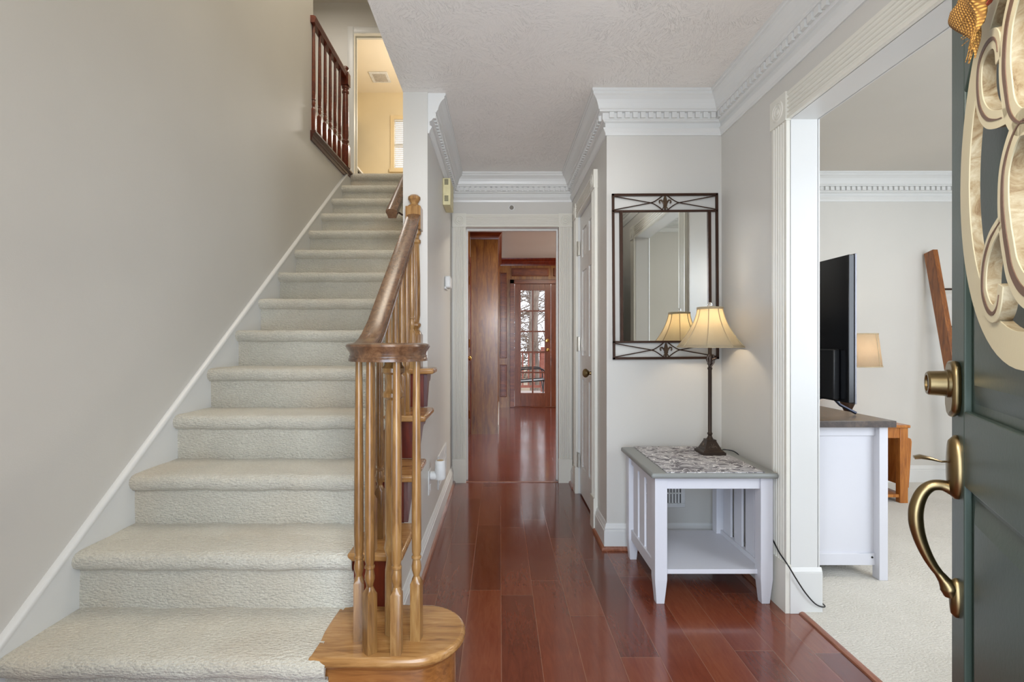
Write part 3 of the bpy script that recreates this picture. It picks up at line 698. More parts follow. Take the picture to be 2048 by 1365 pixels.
# ---------------------------------------------------------------- foyer wall fittings
ch = thing('door_chime', 'yellowed plastic door chime box high on the left hall wall', 'door chime', (XH, 3.45, 2.03))
B().box(XH, XH+0.052, 3.35, 3.56, 2.035, 2.215).fin('cover', mYellowed, ch, bevel=0.004)
for zz_ in (2.170, 2.060):
    b = B()
    for k in range(6): b.box(XH+0.012, XH+0.038, 3.3485, 3.352, zz_+k*0.0065, zz_+k*0.0065+0.0035)
    b.fin('vent_slots', mDark, ch)
th = thing('wall_sensor', 'white rounded wall sensor box beside the study doorway casing', 'sensor', (XH, 3.52, 1.49))
B().box(XH, XH+0.04, 3.46, 3.58, 1.492, 1.575).fin('cover', mPlastic, th, bevel=0.012, segs=3)
B().box(XH, XH+0.012, 3.45, 3.59, 1.482, 1.50).fin('mount', mPlastic, th, bevel=0.003)
ds = thing('round_wall_sensor', 'small round grey disc on the wall above the study doorway', 'sensor', (0.092, YE, 2.18))
b = B(); b.lathe([(0.023, 0), (0.023, 0.006), (0.019, 0.009), (0, 0.009)], seg=24); b.xf(Matrix.Translation((0.092, YE, 2.182)) @ Matrix.Rotation(R(90), 4, 'X')); b.fin('bezel', mPlastic, ds)
b = B(); b.lathe([(0.017, 0.0092), (0.017, 0.0105), (0, 0.0105)], seg=24); b.xf(Matrix.Translation((0.092, YE, 2.182)) @ Matrix.Rotation(R(90), 4, 'X')); b.fin('face', plain('disc_grey', (128, 122, 112), 0.6), ds)
ol = thing('wall_outlet', 'white duplex outlet plate low on the left hall wall', 'outlet', (XH, 2.705, 0.36))
B().box(XH, XH+0.006, 2.665, 2.745, 0.295, 0.425).fin('plate', mPlastic, ol, bevel=0.002)
for z in (0.330, 0.390): B().box(XH+0.005, XH+0.009, 2.688, 2.722, z-0.014, z+0.014).fin('socket', mPlastic, ol, bevel=0.003)
pi_ = thing('plug_in_air_freshener', 'white cylindrical plug-in air freshener in the hall outlet', 'air freshener', (XH+0.05, 2.705, 0.39))
b = B(); b.lathe([(0.026, 0), (0.030, 0.006), (0.031, 0.02), (0.027, 0.095), (0.024, 0.102), (0.018, 0.102), (0.016, 0.085), (0, 0.085)], (XH+0.060, 2.705, 0.372), 24); b.fin('body', mPlastic, pi_)
b = B(); b.tube([(XH+0.008, 2.705, 0.392), (XH+0.040, 2.705, 0.392)], 0.024, 20, up=(0, 0, 1)); b.fin('plug', mPlastic, pi_)
b = B(); b.lathe([(0.019, 0), (0.019, 0.004), (0, 0.004)], (XH+0.060, 2.705, 0.470), 20); b.fin('top_cap', plain('tan_cap', (190, 160, 110), 0.5), pi_)
def grille(name, label, T, u0, u1, z0, z1, n):
    g = thing(name, label, 'vent', T((u0+u1)/2, 0, z0))
    b = B()
    def blk(a0, a1, n0, n1, c0, c1): b.hexa([T(a0, n0, c0), T(a1, n0, c0), T(a1, n1, c0), T(a0, n1, c0)], [T(a0, n0, c1), T(a1, n0, c1), T(a1, n1, c1), T(a0, n1, c1)])
    f = 0.022
    blk(u0, u1, 0, 0.008, z0, z0+f); blk(u0, u1, 0, 0.008, z1-f, z1); blk(u0, u0+f, 0, 0.008, z0+f, z1-f); blk(u1-f, u1, 0, 0.008, z0+f, z1-f)
    b.fin('frame', mPlastic, g, bevel=0.0015)
    b = B(); blk(u0+f, u1-f, 0.0005, 0.001, z0+f, z1-f); b.fin('backing', mDark, g)
    b = B()
    for k in range(n):
        a = u0+f+(u1-u0-2*f)*k/n; e = (u1-u0-2*f)/n
        lo = [T(a, 0.001, z0+f), T(a+e*0.5, 0.006, z0+f), T(a+e*0.62, 0.006, z0+f), T(a+e*0.2, 0.001, z0+f)]
        hi = [T(a, 0.001, z1-f), T(a+e*0.5, 0.006, z1-f), T(a+e*0.62, 0.006, z1-f), T(a+e*0.2, 0.001, z1-f)]
        b.hexa(lo, hi)
    for z in ((z0+z1)/2,): blk(u0+f, u1-f, 0.0015, 0.0065, z-0.003, z+0.003)
    b.fin('louvres', mPlastic, g)
grille('return_air_grille', 'white louvred air grille low on the left hall wall near the study', lambda u, n, z: (XH+n, u, z), 3.07, 3.52, 0.205, 0.41, 16)
grille('floor_level_vent', 'white louvred wall vent beneath the grey topped table', lambda u, n, z: (u, YM-n, z), 0.72, 0.995, 0.225, 0.375, 14)

# ---------------------------------------------------------------- wall mirror with iron frame
mr = thing('wall_mirror', 'rectangular mirror in a bronze iron frame with fleur ornaments', 'mirror', (0.603, YM-0.022, 1.02)); mr.rotation_euler = (0, R(-0.35), 0)
W_, H_ = 0.567, 0.887
def barx(b, x0, x1, z, r=0.0065, d=0.006): b.box(x0, x1, -d, d, z-r, z+r)
def barz(b, x, z0, z1, r=0.0065, d=0.006): b.box(x-r, x+r, -d, d, z0, z1)
b = B(); barx(b, 0, W_, 0.0065); barx(b, 0, W_, H_-0.0065); barz(b, 0.0065, 0, H_); barz(b, W_-0.0065, 0, H_)
barx(b, 0, W_, 0.094, 0.0055); barx(b, 0, W_, H_-0.094, 0.0055); barz(b, 0.048, 0.094, H_-0.094, 0.008, 0.009); barz(b, W_-0.048, 0.094, H_-0.094, 0.008, 0.009)
b.fin('frame', mIron, mr, loc=(0, 0, 0), bevel=0.0015)
B().box(0.05, W_-0.05, 0.001, 0.008, 0.096, H_-0.096).fin('mirror_glass', mMirror, mr, loc=(0, 0, 0))
B().box(0.045, W_-0.045, 0.0085, 0.018, 0.092, H_-0.092).fin('backing', mDark, mr, loc=(0, 0, 0))
for zc in (0.050, H_-0.050):
    b = B(); cx_ = W_/2
    for sx in (-1, 1):
        for sz in (-1, 1):
            ps = []
            for k in range(13):
                t = k/12
                if t < 0.6: u = 0.272-(0.272-0.075)*(t/0.6); z = 0.036-(0.036)*(t/0.6)
                else:
                    q = (t-0.6)/0.4; u = 0.075-(0.062)*q; z = -0.038*q**1.35
                ps.append((cx_+sx*u, -0.002, zc+sz*z))
            b.tube(ps, 0.0028, 6, up=(0, 1, 0))
    b.fin('cross_scroll', mIron, mr, loc=(0, 0, 0))
    b = B()
    b.prism([(cx_-0.004, zc-0.036), (cx_+0.004, zc-0.036), (cx_+0.008, zc-0.012), (cx_+0.010, zc+0.010), (cx_+0.006, zc+0.028), (cx_, zc+0.038), (cx_-0.006, zc+0.028), (cx_-0.010, zc+0.010), (cx_-0.008, zc-0.012)], 'Y', -0.008, 0.002)
    for sx in (-1, 1):
        b.tube([(cx_+sx*0.004, -0.004, zc-0.014), (cx_+sx*0.012, -0.004, zc+0.004), (cx_+sx*0.020, -0.004, zc+0.014), (cx_+sx*0.029, -0.004, zc+0.012), (cx_+sx*0.031, -0.004, zc+0.003), (cx_+sx*0.026, -0.004, zc-0.003)], 0.0042, 8, up=(0, 1, 0))
        b.tube([(cx_+sx*0.003, -0.004, zc-0.018), (cx_+sx*0.010, -0.004, zc-0.026), (cx_+sx*0.015, -0.004, zc-0.036)], 0.003, 6, up=(0, 1, 0))
    b.box(cx_-0.010, cx_+0.010, -0.009, 0.002, zc-0.018, zc-0.012)
    b.fin('fleur_ornament', plain('fleur_bronze', (84, 66, 50), 0.4, 0.6), mr, loc=(0, 0, 0), bevel=0.001)

# ---------------------------------------------------------------- console end table
tb = thing('side_table', 'white slatted mission style side table with grey top below the mirror', 'table', (0.9, 2.37, 0))
tx0, tx1, ty0, ty1 = 0.656, 1.156, 2.116, 2.60
B().box(0.633, 1.168, 2.088, 2.625, 0.541, 0.564).fin('tabletop', mGreyTop, tb, bevel=0.009, segs=3)
for lx in (tx0, tx1-0.052):
    for ly in (ty0, ty1-0.052):
        b = B(); s_ = 0.052
        b.hexa([(lx+0.009, ly+0.009, 0), (lx+s_-0.009, ly+0.009, 0), (lx+s_-0.009, ly+s_-0.009, 0), (lx+0.009, ly+s_-0.009, 0)], [(lx, ly, 0.105), (lx+s_, ly, 0.105), (lx+s_, ly+s_, 0.105), (lx, ly+s_, 0.105)])
        b.box(lx, lx+s_, ly, ly+s_, 0.105, 0.541); bmesh.ops.remove_doubles(b.bm, verts=b.bm.verts[:], dist=1e-5)
        b.fin('leg', mWhiteF, tb, bevel=0.0015)
for y in (ty0+0.008, ty1-0.028): B().box(tx0+0.052, tx1-0.052, y, y+0.020, 0.490, 0.541).fin('apron', mWhiteF, tb, bevel=0.001)
for x in (tx0+0.012, tx1-0.034):
    B().box(x, x+0.022, ty0+0.052, ty1-0.052, 0.490, 0.541).fin('apron', mWhiteF, tb, bevel=0.001)
    B().box(x, x+0.022, ty0+0.052, ty1-0.052, 0.105, 0.158).fin('stretcher', mWhiteF, tb, bevel=0.001)
    for k in range(3):
        y = 2.222+k*0.112; B().box(x+0.006, x+0.016, y, y+0.076, 0.158, 0.490).fin('slat', mWhiteF, tb, bevel=0.001)
B().box(tx0+0.034, tx1-0.034, ty0+0.03, ty1-0.01, 0.118, 0.138).fin('shelf', mWhiteF, tb, bevel=0.001)
b = B(); b.box(0.700, 1.112, 2.098, 2.620, 0.5642, 0.5668)
tag(b.fin('table_runner', mRunner), 'grey and white patterned cloth on the side table top', 'table runner')

# ---------------------------------------------------------------- buffet lamp
lx, ly, lz = 1.034, 2.463, 0.567
lp = thing('table_lamp', 'tall thin bronze buffet lamp with bell shade in front of the mirror', 'lamp', (lx, ly, lz))
b = B()
def sqp(h0, s0, h1, s1): b.hexa([(-s0, -s0, h0), (s0, -s0, h0), (s0, s0, h0), (-s0, s0, h0)], [(-s1, -s1, h1), (s1, -s1, h1), (s1, s1, h1), (-s1, s1, h1)])
sqp(0, 0.056, 0.013, 0.056); sqp(0.013, 0.053, 0.020, 0.046); sqp(0.020, 0.043, 0.026, 0.040); sqp(0.026, 0.040, 0.064, 0.022); sqp(0.064, 0.024, 0.069, 0.022)
b.fin('base', mLampM, lp, loc=(0, 0, 0), bevel=0.001)
b = B()
for k in range(4):
    bb = B()
    for sx in (-1, 1):
        bb.tube([(sx*0.003, -0.036, 0.034), (sx*0.012, -0.034, 0.040), (sx*0.018, -0.035, 0.036), (sx*0.020, -0.036, 0.031)], 0.0022, 6, up=(0, 1, 0)); bb.tube([(0, -0.036, 0.032), (sx*0.006, -0.029, 0.050)], 0.002, 6, up=(0, 1, 0))
    bb.xf(Matrix.Rotation(R(90*k), 4, 'Z')); me = bpy.data.meshes.new('t'); bb.bm.to_mesh(me); bb.bm.free(); b.bm.from_mesh(me); bpy.data.meshes.remove(me)
b.fin('base_scroll', plain('lamp_scroll', (104, 90, 78), 0.4, 0.6), lp, loc=(0, 0, 0))
b = B(); b.lathe([(0.020, 0.068), (0.014, 0.074), (0.009, 0.086), (0.012, 0.094), (0.013, 0.098), (0.009, 0.103), (0.009, 0.41), (0.011, 0.413), (0.012, 0.420), (0.008, 0.424), (0.008, 0.432), (0.013, 0.438), (0.010, 0.450), (0.016, 0.466), (0.013, 0.482), (0.009, 0.49), (0.009, 0.60), (0.006, 0.62), (0.004, 0.725)], (0, 0, 0), 16)
b.fin('pole', mLampM, lp, loc=(0, 0, 0))
b = B()
for sx in (-1, 1):
    b.tube([(0, -0.010, 0.425), (sx*0.014, -0.012, 0.446), (sx*0.018, -0.010, 0.465), (sx*0.009, -0.012, 0.486)], 0.004, 8, up=(0, 1, 0))
b.tube([(0, -0.012, 0.44), (0.004, -0.022, 0.462), (0.020, -0.024, 0.466)], 0.004, 8, up=(0, 1, 0)); b.tube([(0, 0.010, 0.436), (-0.008, 0.020, 0.46), (0, 0.012, 0.484)], 0.004, 8, up=(0, 1, 0))
b.fin('leaf_collar', mLampM, lp, loc=(0, 0, 0))
sh = []
for k in range(13):
    t = k/12; r = 0.154+(0.057-0.154)*(1-(1-t)**1.7); sh.append((r, 0.522+0.196*t))
b = B(); NS = 8; seg = 64
def octr(r, a): 
    q = (a % (2*PI/NS))-PI/NS; return r*(1-0.05*(1-abs(q)/(PI/NS)))
rings = []
for r, z in sh: rings.append([b.bm.verts.new((octr(r, 2*PI*k/seg)*math.cos(2*PI*k/seg+0.30), octr(r, 2*PI*k/seg)*math.sin(2*PI*k/seg+0.30), z)) for k in range(seg)])
for a, c_ in zip(rings, rings[1:]):
    for k in range(seg): b.face([a[k], a[(k+1) % seg], c_[(k+1) % seg], c_[k]])
shd = b.fin('lamp_shade', mShade, lp, loc=(0, 0, 0), angle=80)
sm = shd.modifiers.new('thick', 'SOLIDIFY'); sm.thickness = 0.0015
b = B()
for k in range(NS):
    a = 2*PI*k/NS+0.30; b.tube([((r+0.001)*math.cos(a), (r+0.001)*math.sin(a), z) for r, z in sh], 0.0022, 6, up=(math.sin(a), -math.cos(a), 0))
b.tube([((0.154*1.0)*math.cos(2*PI*k/48), 0.154*math.sin(2*PI*k/48), 0.522) for k in range(48)], 0.0026, 6, closed=True)
for z in (0.716, 0.711): b.tube([((0.0585)*math.cos(2*PI*k/48), 0.0585*math.sin(2*PI*k/48), z) for k in range(48)], 0.0034, 6, closed=True)
b.fin('shade_trim', mShTrim, shd, loc=(0, 0, 0))
b = B(); b.lathe([(0.004, 0.722), (0.010, 0.726), (0.011, 0.733), (0.008, 0.741), (0, 0.744)], seg=14); b.fin('finial', mCrystal, lp, loc=(0, 0, 0))
b = B(); b.lathe([(0.012, 0.60), (0.012, 0.625), (0.022, 0.65), (0.024, 0.665), (0.018, 0.68), (0, 0.687)], seg=14); bl = b.fin('bulb', mBulb, lp, loc=(0, 0, 0))
pl_ = point('table_lamp_light', (lx, ly, lz+0.655), 4.2, WARM, 0.03); bl.visible_shadow = True
b = B(); cp = [(0.057, 0.01, 0.006), (0.075, 0.02, 0.012), (0.10, 0.01, 0.012), (0.125, 0.0, 0.004), (0.142, -0.01, -0.02), (0.148, -0.03, -0.10), (0.150, -0.10, -0.20), (0.150, -0.22, -0.27), (0.149, -0.33, -0.302)]
cp = [(p[0]+lx, p[1]+ly, p[2]+lz) for p in cp]
cp = cp[:-1]
cp += [(1.170, 2.14, 0.262), (1.165, 2.085, 0.235), (1.172, 2.035, 0.205), (1.205, 2.035, 0.150), (1.245, 2.036, 0.090), (1.285, 2.037, 0.046), (1.318, 2.038, 0.033), (1.330, 2.06, 0.034), (1.334, 2.2, 0.016)]
def smooth_path(p, n=6):
    out_ = []; P = [Vector(q) for q in p]
    for i in range(len(P)-1):
        p0, p1, p2, p3 = P[max(i-1, 0)], P[i], P[i+1], P[min(i+2, len(P)-1)]
        for k in range(n):
            t = k/n; out_.append(0.5*((2*p1)+(p2-p0)*t+(2*p0-5*p1+4*p2-p3)*t*t+(3*p1-p0-3*p2+p3)*t**3))
    out_.append(P[-1]); return out_
b.tube(smooth_path(cp), 0.0028, 8); b.fin('power_cord', mBlack, lp)

# ---------------------------------------------------------------- front door (exterior face towards the camera)
ang = math.atan2(0.861, 0.508)
fd = thing('door_3', 'dark green panelled front door standing open at the right', 'door', (0.441, 0.2165, 0), ang, kind='structure')
T0 = lambda u, n, z: (u, n, z)
DW = 0.91
# local y: + towards the camera side
b = B(); th_ = 0.044; rec = 0.012
def dblk(a0, a1, c0, c1, n0, n1): b.hexa([(a0, n0, c0), (a1, n0, c0), (a1, n1, c0), (a0, n1, c0)], [(a0, n0, c1), (a1, n0, c1), (a1, n1, c1), (a0, n1, c1)])
stl = 0.086
dblk(0, DW, 0.02, 2.03, -th_, -rec)
dblk(0, stl, 0.02, 2.03, -rec, 0); dblk(DW-stl, DW, 0.02, 2.03, -rec, 0)
dblk(stl, DW-stl, 0.02, 0.24, -rec, 0); dblk(stl, DW-stl, 0.845, 0.985, -rec, 0)
# arched top rail
ax0, ax1 = stl, DW-stl; apts = [(ax1, 2.03), (ax0, 2.03), (ax0, 1.575)]
for k in range(13):
    t = k/12; apts.append((ax0+0.03+(ax1-ax0-0.06)*t, 1.60+0.20*math.sin(PI*t)))
apts.append((ax1, 1.575))
vsl = [b.bm.verts.new((p[0], -rec, p[1])) for p in apts]; vsh = [b.bm.verts.new((p[0], 0, p[1])) for p in apts]
b.face(vsl); b.face(vsh)
for k in range(len(apts)): b.face([vsl[k], vsl[(k+1) % len(apts)], vsh[(k+1) % len(apts)], vsh[k]])
def raised(outl, m1=0.016, m2=0.052):
    cxx = sum(p[0] for p in outl)/len(outl); czz = sum(p[1] for p in outl)/len(outl)
    def inset(d):
        n = len(outl); o = []
        for i in range(n):
            p0, p1, p2 = Vector(outl[i-1]), Vector(outl[i]), Vector(outl[(i+1) % n])
            e1 = (p1-p0).normalized(); e2 = (p2-p1).normalized(); n1 = Vector((-e1.y, e1.x)); n2 = Vector((-e2.y, e2.x))
            bi = (n1+n2)/(1+n1.dot(n2)); o.append((p1.x+bi.x*d, p1.y+bi.y*d))
        return o
    a = inset(m1); c_ = inset(m2); n = len(outl)
    va_ = [b.bm.verts.new((p[0], -rec, p[1])) for p in a]; vb_ = [b.bm.verts.new((p[0], -0.002, p[1])) for p in c_]
    for i in range(n): b.face([va_[i], va_[(i+1) % n], vb_[(i+1) % n], vb_[i]])
    b.face(vb_)
raised([(stl, 0.24), (DW-stl, 0.24), (DW-stl, 0.845), (stl, 0.845)])
raised([(stl, 0.985), (DW-stl, 0.985)]+[(ax1, 1.575)]+[(ax0+0.03+(ax1-ax0-0.06)*(1-k/12), 1.60+0.20*math.sin(PI*(1-k/12))) for k in range(13)]+[(ax0, 1.575)])
b.fin('door_leaf', mGreen, fd, loc=(0, 0, 0), smooth=False, bevel=0.0025)
# deadbolt
hb = B(); uc = DW-0.043
plt = [(uc-0.026, 0.975), (uc+0.004, 0.962), (uc+0.018, 0.968), (uc+0.030, 0.985), (uc+0.030, 1.045), (uc+0.026, 1.062), (uc+0.012, 1.072), (uc-0.018, 1.072), (uc-0.030, 1.062), (uc-0.034, 1.04), (uc-0.034, 0.995)]
plt = [(u, z+0.005) for u, z in plt]
hb.prism(plt, 'Y', 0, 0.014); db = hb.fin('deadbolt', mBrass, fd, loc=(0, 0, 0), bevel=0.006, segs=3)
b = B(); b.lathe([(0.027, 0.012), (0.027, 0.018), (0.0245, 0.020), (0.0235, 0.044), (0.021, 0.047), (0.016, 0.047), (0.016, 0.044), (0, 0.044)], seg=28); b.xf(Matrix.Translation((uc-0.003, 0, 1.033)) @ Matrix.Rotation(R(-90), 4, 'X')); b.fin('lock_cylinder', mBrass, db, loc=(0, 0, 0))
b = B(); b.box(uc-0.0045, uc-0.0025, 0.0435, 0.0455, 1.024, 1.042); b.fin('keyhole', mDark, db, loc=(0, 0, 0))
# handleset: upper rose, thumb latch, grip, lower rose
b = B()
def oval(u, z, w_, h_, t, n=20, flat=0.0):
    pts_ = [(u+w_*math.cos(2*PI*k/n)*(1-0.12*math.sin(2*PI*k/n)), z+h_*math.sin(2*PI*k/n)) for k in range(n)]
    p2 = [(u+(p[0]-u)*0.72, z+(p[1]-z)*0.84) for p in pts_]; p3 = [(u+(p[0]-u)*0.3, z+(p[1]-z)*0.4) for p in pts_]
    r0 = [b.bm.verts.new((p[0], 0, p[1])) for p in pts_]; r00 = [b.bm.verts.new((p[0], t*0.35, p[1])) for p in pts_]; r1 = [b.bm.verts.new((p[0], t*0.85, p[1])) for p in p2]; r2 = [b.bm.verts.new((p[0], t, p[1])) for p in p3]
    for a, c_ in ((r0, r00), (r00, r1), (r1, r2)):
        for k in range(n): b.face([a[k], a[(k+1) % n], c_[(k+1) % n], c_[k]])
    b.face(r2); b.face(r0[::-1])
zc = 0.872
oval(uc, zc, 0.030, 0.062, 0.016); b_rose = b.fin('handle', mBrass, fd, loc=(0, 0, 0), angle=60)
b = B(); oval(uc, 0.620, 0.017, 0.038, 0.012)
gp = [(0.006, 0.828), (0.022, 0.834), (0.040, 0.830), (0.054, 0.812), (0.062, 0.782), (0.062, 0.752), (0.056, 0.722), (0.046, 0.694), (0.036, 0.674), (0.028, 0.662), (0.020, 0.650), (0.012, 0.636), (0.008, 0.622)]
gs = [1.0, 0.85, 0.82, 0.9, 1.0, 1.0, 0.88, 0.76, 0.66, 0.62, 0.80, 1.25, 1.0]
gpp = smooth_path([(uc, q[0], q[1]) for q in gp], 5); gsc = []
for i in range(len(gs)-1):
    for k in range(5): gsc.append(gs[i]+(gs[i+1]-gs[i])*k/5)
gsc.append(gs[-1])
b.tube(gpp, 0.0125, 14, up=(1, 0, 0), scale=gsc); b.fin('grip', mBrass, b_rose, loc=(0, 0, 0), angle=60)
b = B(); b.sweep([(uc, 0.010, 0.882), (uc, 0.024, 0.880), (uc, 0.040, 0.884), (uc, 0.056, 0.886), (uc, 0.066, 0.883)], [(-0.008, -0.002), (0.008, -0.002), (0.009, 0.001), (0.005, 0.003), (-0.005, 0.003), (-0.009, 0.001)], scale=[0.5, 0.55, 1.0, 1.3, 1.0]); b.fin('thumb_latch', mBrass, b_rose, loc=(0, 0, 0))

# ---------------------------------------------------------------- monogram hanger on the front door
mg = thing('monogram_door_hanger', 'round cream wooden monogram hanger with burlap bow on the green front door', 'door hanger', (0.441, 0.2165, 0), ang)
cu, cz, ra, rb = 0.427, 1.36, 0.265, 0.281
def ribbon(b, path, w, t0, t1, closed=False, wsc=None):
    """flat strip following path (u,z); width w in plane, from depth t0 to t1 out of the door"""
    P = [Vector(p) for p in path]; n = len(P); rr = []
    for i in range(n):
        d_ = (P[(i+1) % n]-P[i-1]) if closed else (P[min(i+1, n-1)]-P[max(i-1, 0)]); d_.normalize(); nn = Vector((-d_.y, d_.x)); k = (wsc[i] if wsc else 1)*w/2
        a = P[i]+nn*k; c_ = P[i]-nn*k
        rr.append([b.bm.verts.new(q) for q in ((a.x, t0, a.y), (a.x, t1, a.y), (c_.x, t1, c_.y), (c_.x, t0, c_.y))])
    for i in range(n if closed else n-1):
        A_, B_ = rr[i], rr[(i+1) % n]
        for k in range(4): b.face([A_[k], A_[(k+1) % 4], B_[(k+1) % 4], B_[k]])
    if not closed: b.face(rr[0]); b.face(rr[-1][::-1])
def el(r, n=72): return [(cu+(ra-r)*math.cos(2*PI*k/n), cz+(rb-r)*math.sin(2*PI*k/n)) for k in range(n)]
b = B(); ribbon(b, el(0.023), 0.046, 0.020, 0.032, True); b.fin('ring', mWeath, mg, loc=(0, 0, 0), angle=50)
b = B(); ribbon(b, el(0.023), 0.0465, 0.032, 0.0335, True); b.fin('ring_face', mCream, mg, loc=(0, 0, 0), angle=50)
def sp2(p, n=6): return [(v.x, v.z) for v in smooth_path([(q[0], 0, q[1]) for q in p], n)]
strokes = [
    ([(0.498, 1.488), (0.503, 1.514), (0.521, 1.529), (0.552, 1.532), (0.577, 1.520), (0.583, 1.489), (0.572, 1.455), (0.543, 1.428), (0.505, 1.412), (0.465, 1.402)], 0.026),
    ([(0.335, 1.49), (0.345, 1.535), (0.385, 1.560), (0.425, 1.552), (0.463, 1.520), (0.475, 1.474), (0.469, 1.438), (0.455, 1.402), (0.425, 1.378), (0.385, 1.368)], 0.036),
    ([(0.385, 1.372), (0.425, 1.376), (0.455, 1.362), (0.477, 1.334), (0.481, 1.295), (0.474, 1.26), (0.463, 1.231), (0.448, 1.201), (0.415, 1.175), (0.37, 1.165), (0.32, 1.185), (0.295, 1.235), (0.305, 1.275)], 0.036),
    ([(0.478, 1.275), (0.505, 1.266), (0.533, 1.252), (0.556, 1.225), (0.561, 1.188), (0.543, 1.162), (0.519, 1.152), (0.500, 1.162), (0.490, 1.188)], 0.024),
    ([(0.335, 1.49), (0.350, 1.462), (0.385, 1.455), (0.405, 1.475)], 0.024)]
for p, w_ in strokes:
    sp_ = sp2(p, 6); ln = len(sp_); wsc = [0.75+0.35*math.sin(PI*i/(ln-1)) for i in range(ln)]
    b = B(); ribbon(b, sp_, w_, 0.021, 0.036, wsc=wsc); lt = b.fin('letter_stroke', mWeath, mg, loc=(0, 0, 0), angle=50)
    b = B(); ribbon(b, sp_, w_+0.0005, 0.036, 0.0375, wsc=wsc); b.fin('stroke_face', mCream, lt, loc=(0, 0, 0), angle=50)
    b = B(); sub_ = sp_[3:-3]; ls = len(sub_); ribbon(b, sub_, w_*0.34, 0.0375, 0.0385, wsc=[max(0.15, math.sin(PI*i/(ls-1))) for i in range(ls)]); b.fin('inlay_stripe', mBrown, lt, loc=(0, 0, 0), angle=50)
def patch(b, A_, B_, C_, D_, v=0.060, seed=0, n=18):
    """rippled cloth patch between four (u, z) corners"""
    g = []
    for i in range(n+1):
        row = []
        for k in range(n+1):
            p, q = i/n, k/n
            u = A_[0]*(1-p)*(1-q)+B_[0]*p*(1-q)+C_[0]*p*q+D_[0]*(1-p)*q; z = A_[1]*(1-p)*(1-q)+B_[1]*p*(1-q)+C_[1]*p*q+D_[1]*(1-p)*q
            row.append(b.bm.verts.new((u, v+0.007*math.sin(5*q+2*p+seed)+0.004*math.sin(9*p-4*q+seed), z+0.0016*math.sin(40*p+seed)*(k in (0, n)))))
        g.append(row)
    for i in range(n):
        for k in range(n): b.face([g[i][k], g[i+1][k], g[i+1][k+1], g[i][k+1]])
bow = None
for q, (pp, v_) in enumerate((
        (((0.43, 1.612), (0.580, 1.592), (0.484, 1.490), (0.497, 1.562)), 0.062),
        (((0.43, 1.650), (0.620, 1.668), (0.600, 1.640), (0.500, 1.614)), 0.058),
        (((0.43, 1.618), (0.480, 1.555), (0.462, 1.560), (0.40, 1.620)), 0.050))):
    b = B(); patch(b, *pp, v=v_, seed=q*2.1)
    o = b.fin('burlap_bow' if q == 0 else 'bow_tail', mBurlap if q < 2 else paint('burlap_dark', (128, 52, 28), 0.9, 0.4), mg if q == 0 else bow, loc=(0, 0, 0), angle=80)
    sm = o.modifiers.new('thick', 'SOLIDIFY'); sm.thickness = 0.0015
    if q == 0: bow = o
b = B(); b.lathe([(0.0, -0.03), (0.022, -0.02), (0.026, 0), (0.022, 0.02), (0, 0.03)], (0.425, 0.055, 1.675), 14); b.fin('bow_knot', mBurlap, bow, loc=(0, 0, 0))
rnd = random.Random(3); b = B()
for k in range(16):
    u = 0.497+rnd.uniform(-0.016, 0.016); z = 1.515+rnd.uniform(-0.004, 0.02); a = rnd.uniform(-0.6, 0.6); b.tube([(u, 0.062, z), (u+math.sin(a)*0.01, 0.064, z-0.01), (u+math.sin(a)*0.018, 0.066, z-0.02)], 0.0006, 4, up=(0, 1, 0))
for k in range(14):
    z = 1.53+k*0.006; u = 0.512+k*0.0017; b.tube([(u, 0.064, z), (u+0.012, 0.068, z+rnd.uniform(-0.006, 0.004))], 0.0006, 4, up=(0, 1, 0))
b.fin('frayed_thread', mBurlap, bow, loc=(0, 0, 0))

# ---------------------------------------------------------------- dining room furniture
cn = thing('media_console', 'white media console with dark top against the dining room side wall', 'cabinet', (1.57, 3.0, 0.008))
zf = 0.008
B().box(1.325, 1.817, 2.29, 3.92, 0.722, 0.752).fin('countertop', mConTop, cn, bevel=0.002)
for lx_ in (1.333, 1.757):
    for ly_ in (2.315, 3.86): B().box(lx_, lx_+0.040, ly_, ly_+0.045, zf, 0.722).fin('leg', mWhiteF, cn, bevel=0.002)
B().box(1.373, 1.757, 2.352, 2.366, 0.12, 0.68).fin('end_panel', mWhiteF, cn)
B().box(1.373, 1.757, 2.342, 2.366, 0.675, 0.722).fin('rail', mWhiteF, cn, bevel=0.001); B().box(1.373, 1.757, 2.342, 2.366, 0.068, 0.122).fin('rail', mWhiteF, cn, bevel=0.001)
B().box(1.335, 1.345, 2.36, 3.88, 0.07, 0.722).fin('back_panel', mWhiteF, cn)
B().box(1.345, 1.74, 2.366, 3.88, 0.07, 0.09).fin('bottom_shelf', mWhiteF, cn)
for k in range(3):
    y0 = 2.37+k*0.50; dr = B().box(1.760, 1.778, y0, y0+0.485, 0.10, 0.715).fin('door', mWhiteF, cn, bevel=0.002)
    b = B(); b.lathe([(0.006, 0), (0.006, 0.012), (0.013, 0.018), (0.012, 0.026), (0, 0.028)], seg=14); b.xf(Matrix.Translation((1.778, y0+0.43, 0.42)) @ Matrix.Rotation(R(90), 4, 'Y')); b.fin('knob', mDark, dr)
for x in (1.745, 1.38):
    b = B(); b.lathe([(0.005, 0), (0.004, 0.003), (0, 0.003)], seg=12); b.xf(Matrix.Translation((x-0.002, 2.342, 0.105)) @ Matrix.Rotation(R(90), 4, 'X')); b.fin('screw_cap', mDark, cn)
tv = thing('television', 'large black flat television seen from behind on the white console', 'television', (1.63, 2.9, 0.752))
b = B(); b.box(1.605, 1.632, 2.302, 3.53, 0.832, 1.518); b.fin('screen', mScreen, tv, bevel=0.003)
b = B(); b.box(1.632, 1.640, 2.298, 3.534, 0.828, 1.522); b.fin('bezel', mSilver, tv, bevel=0.001)
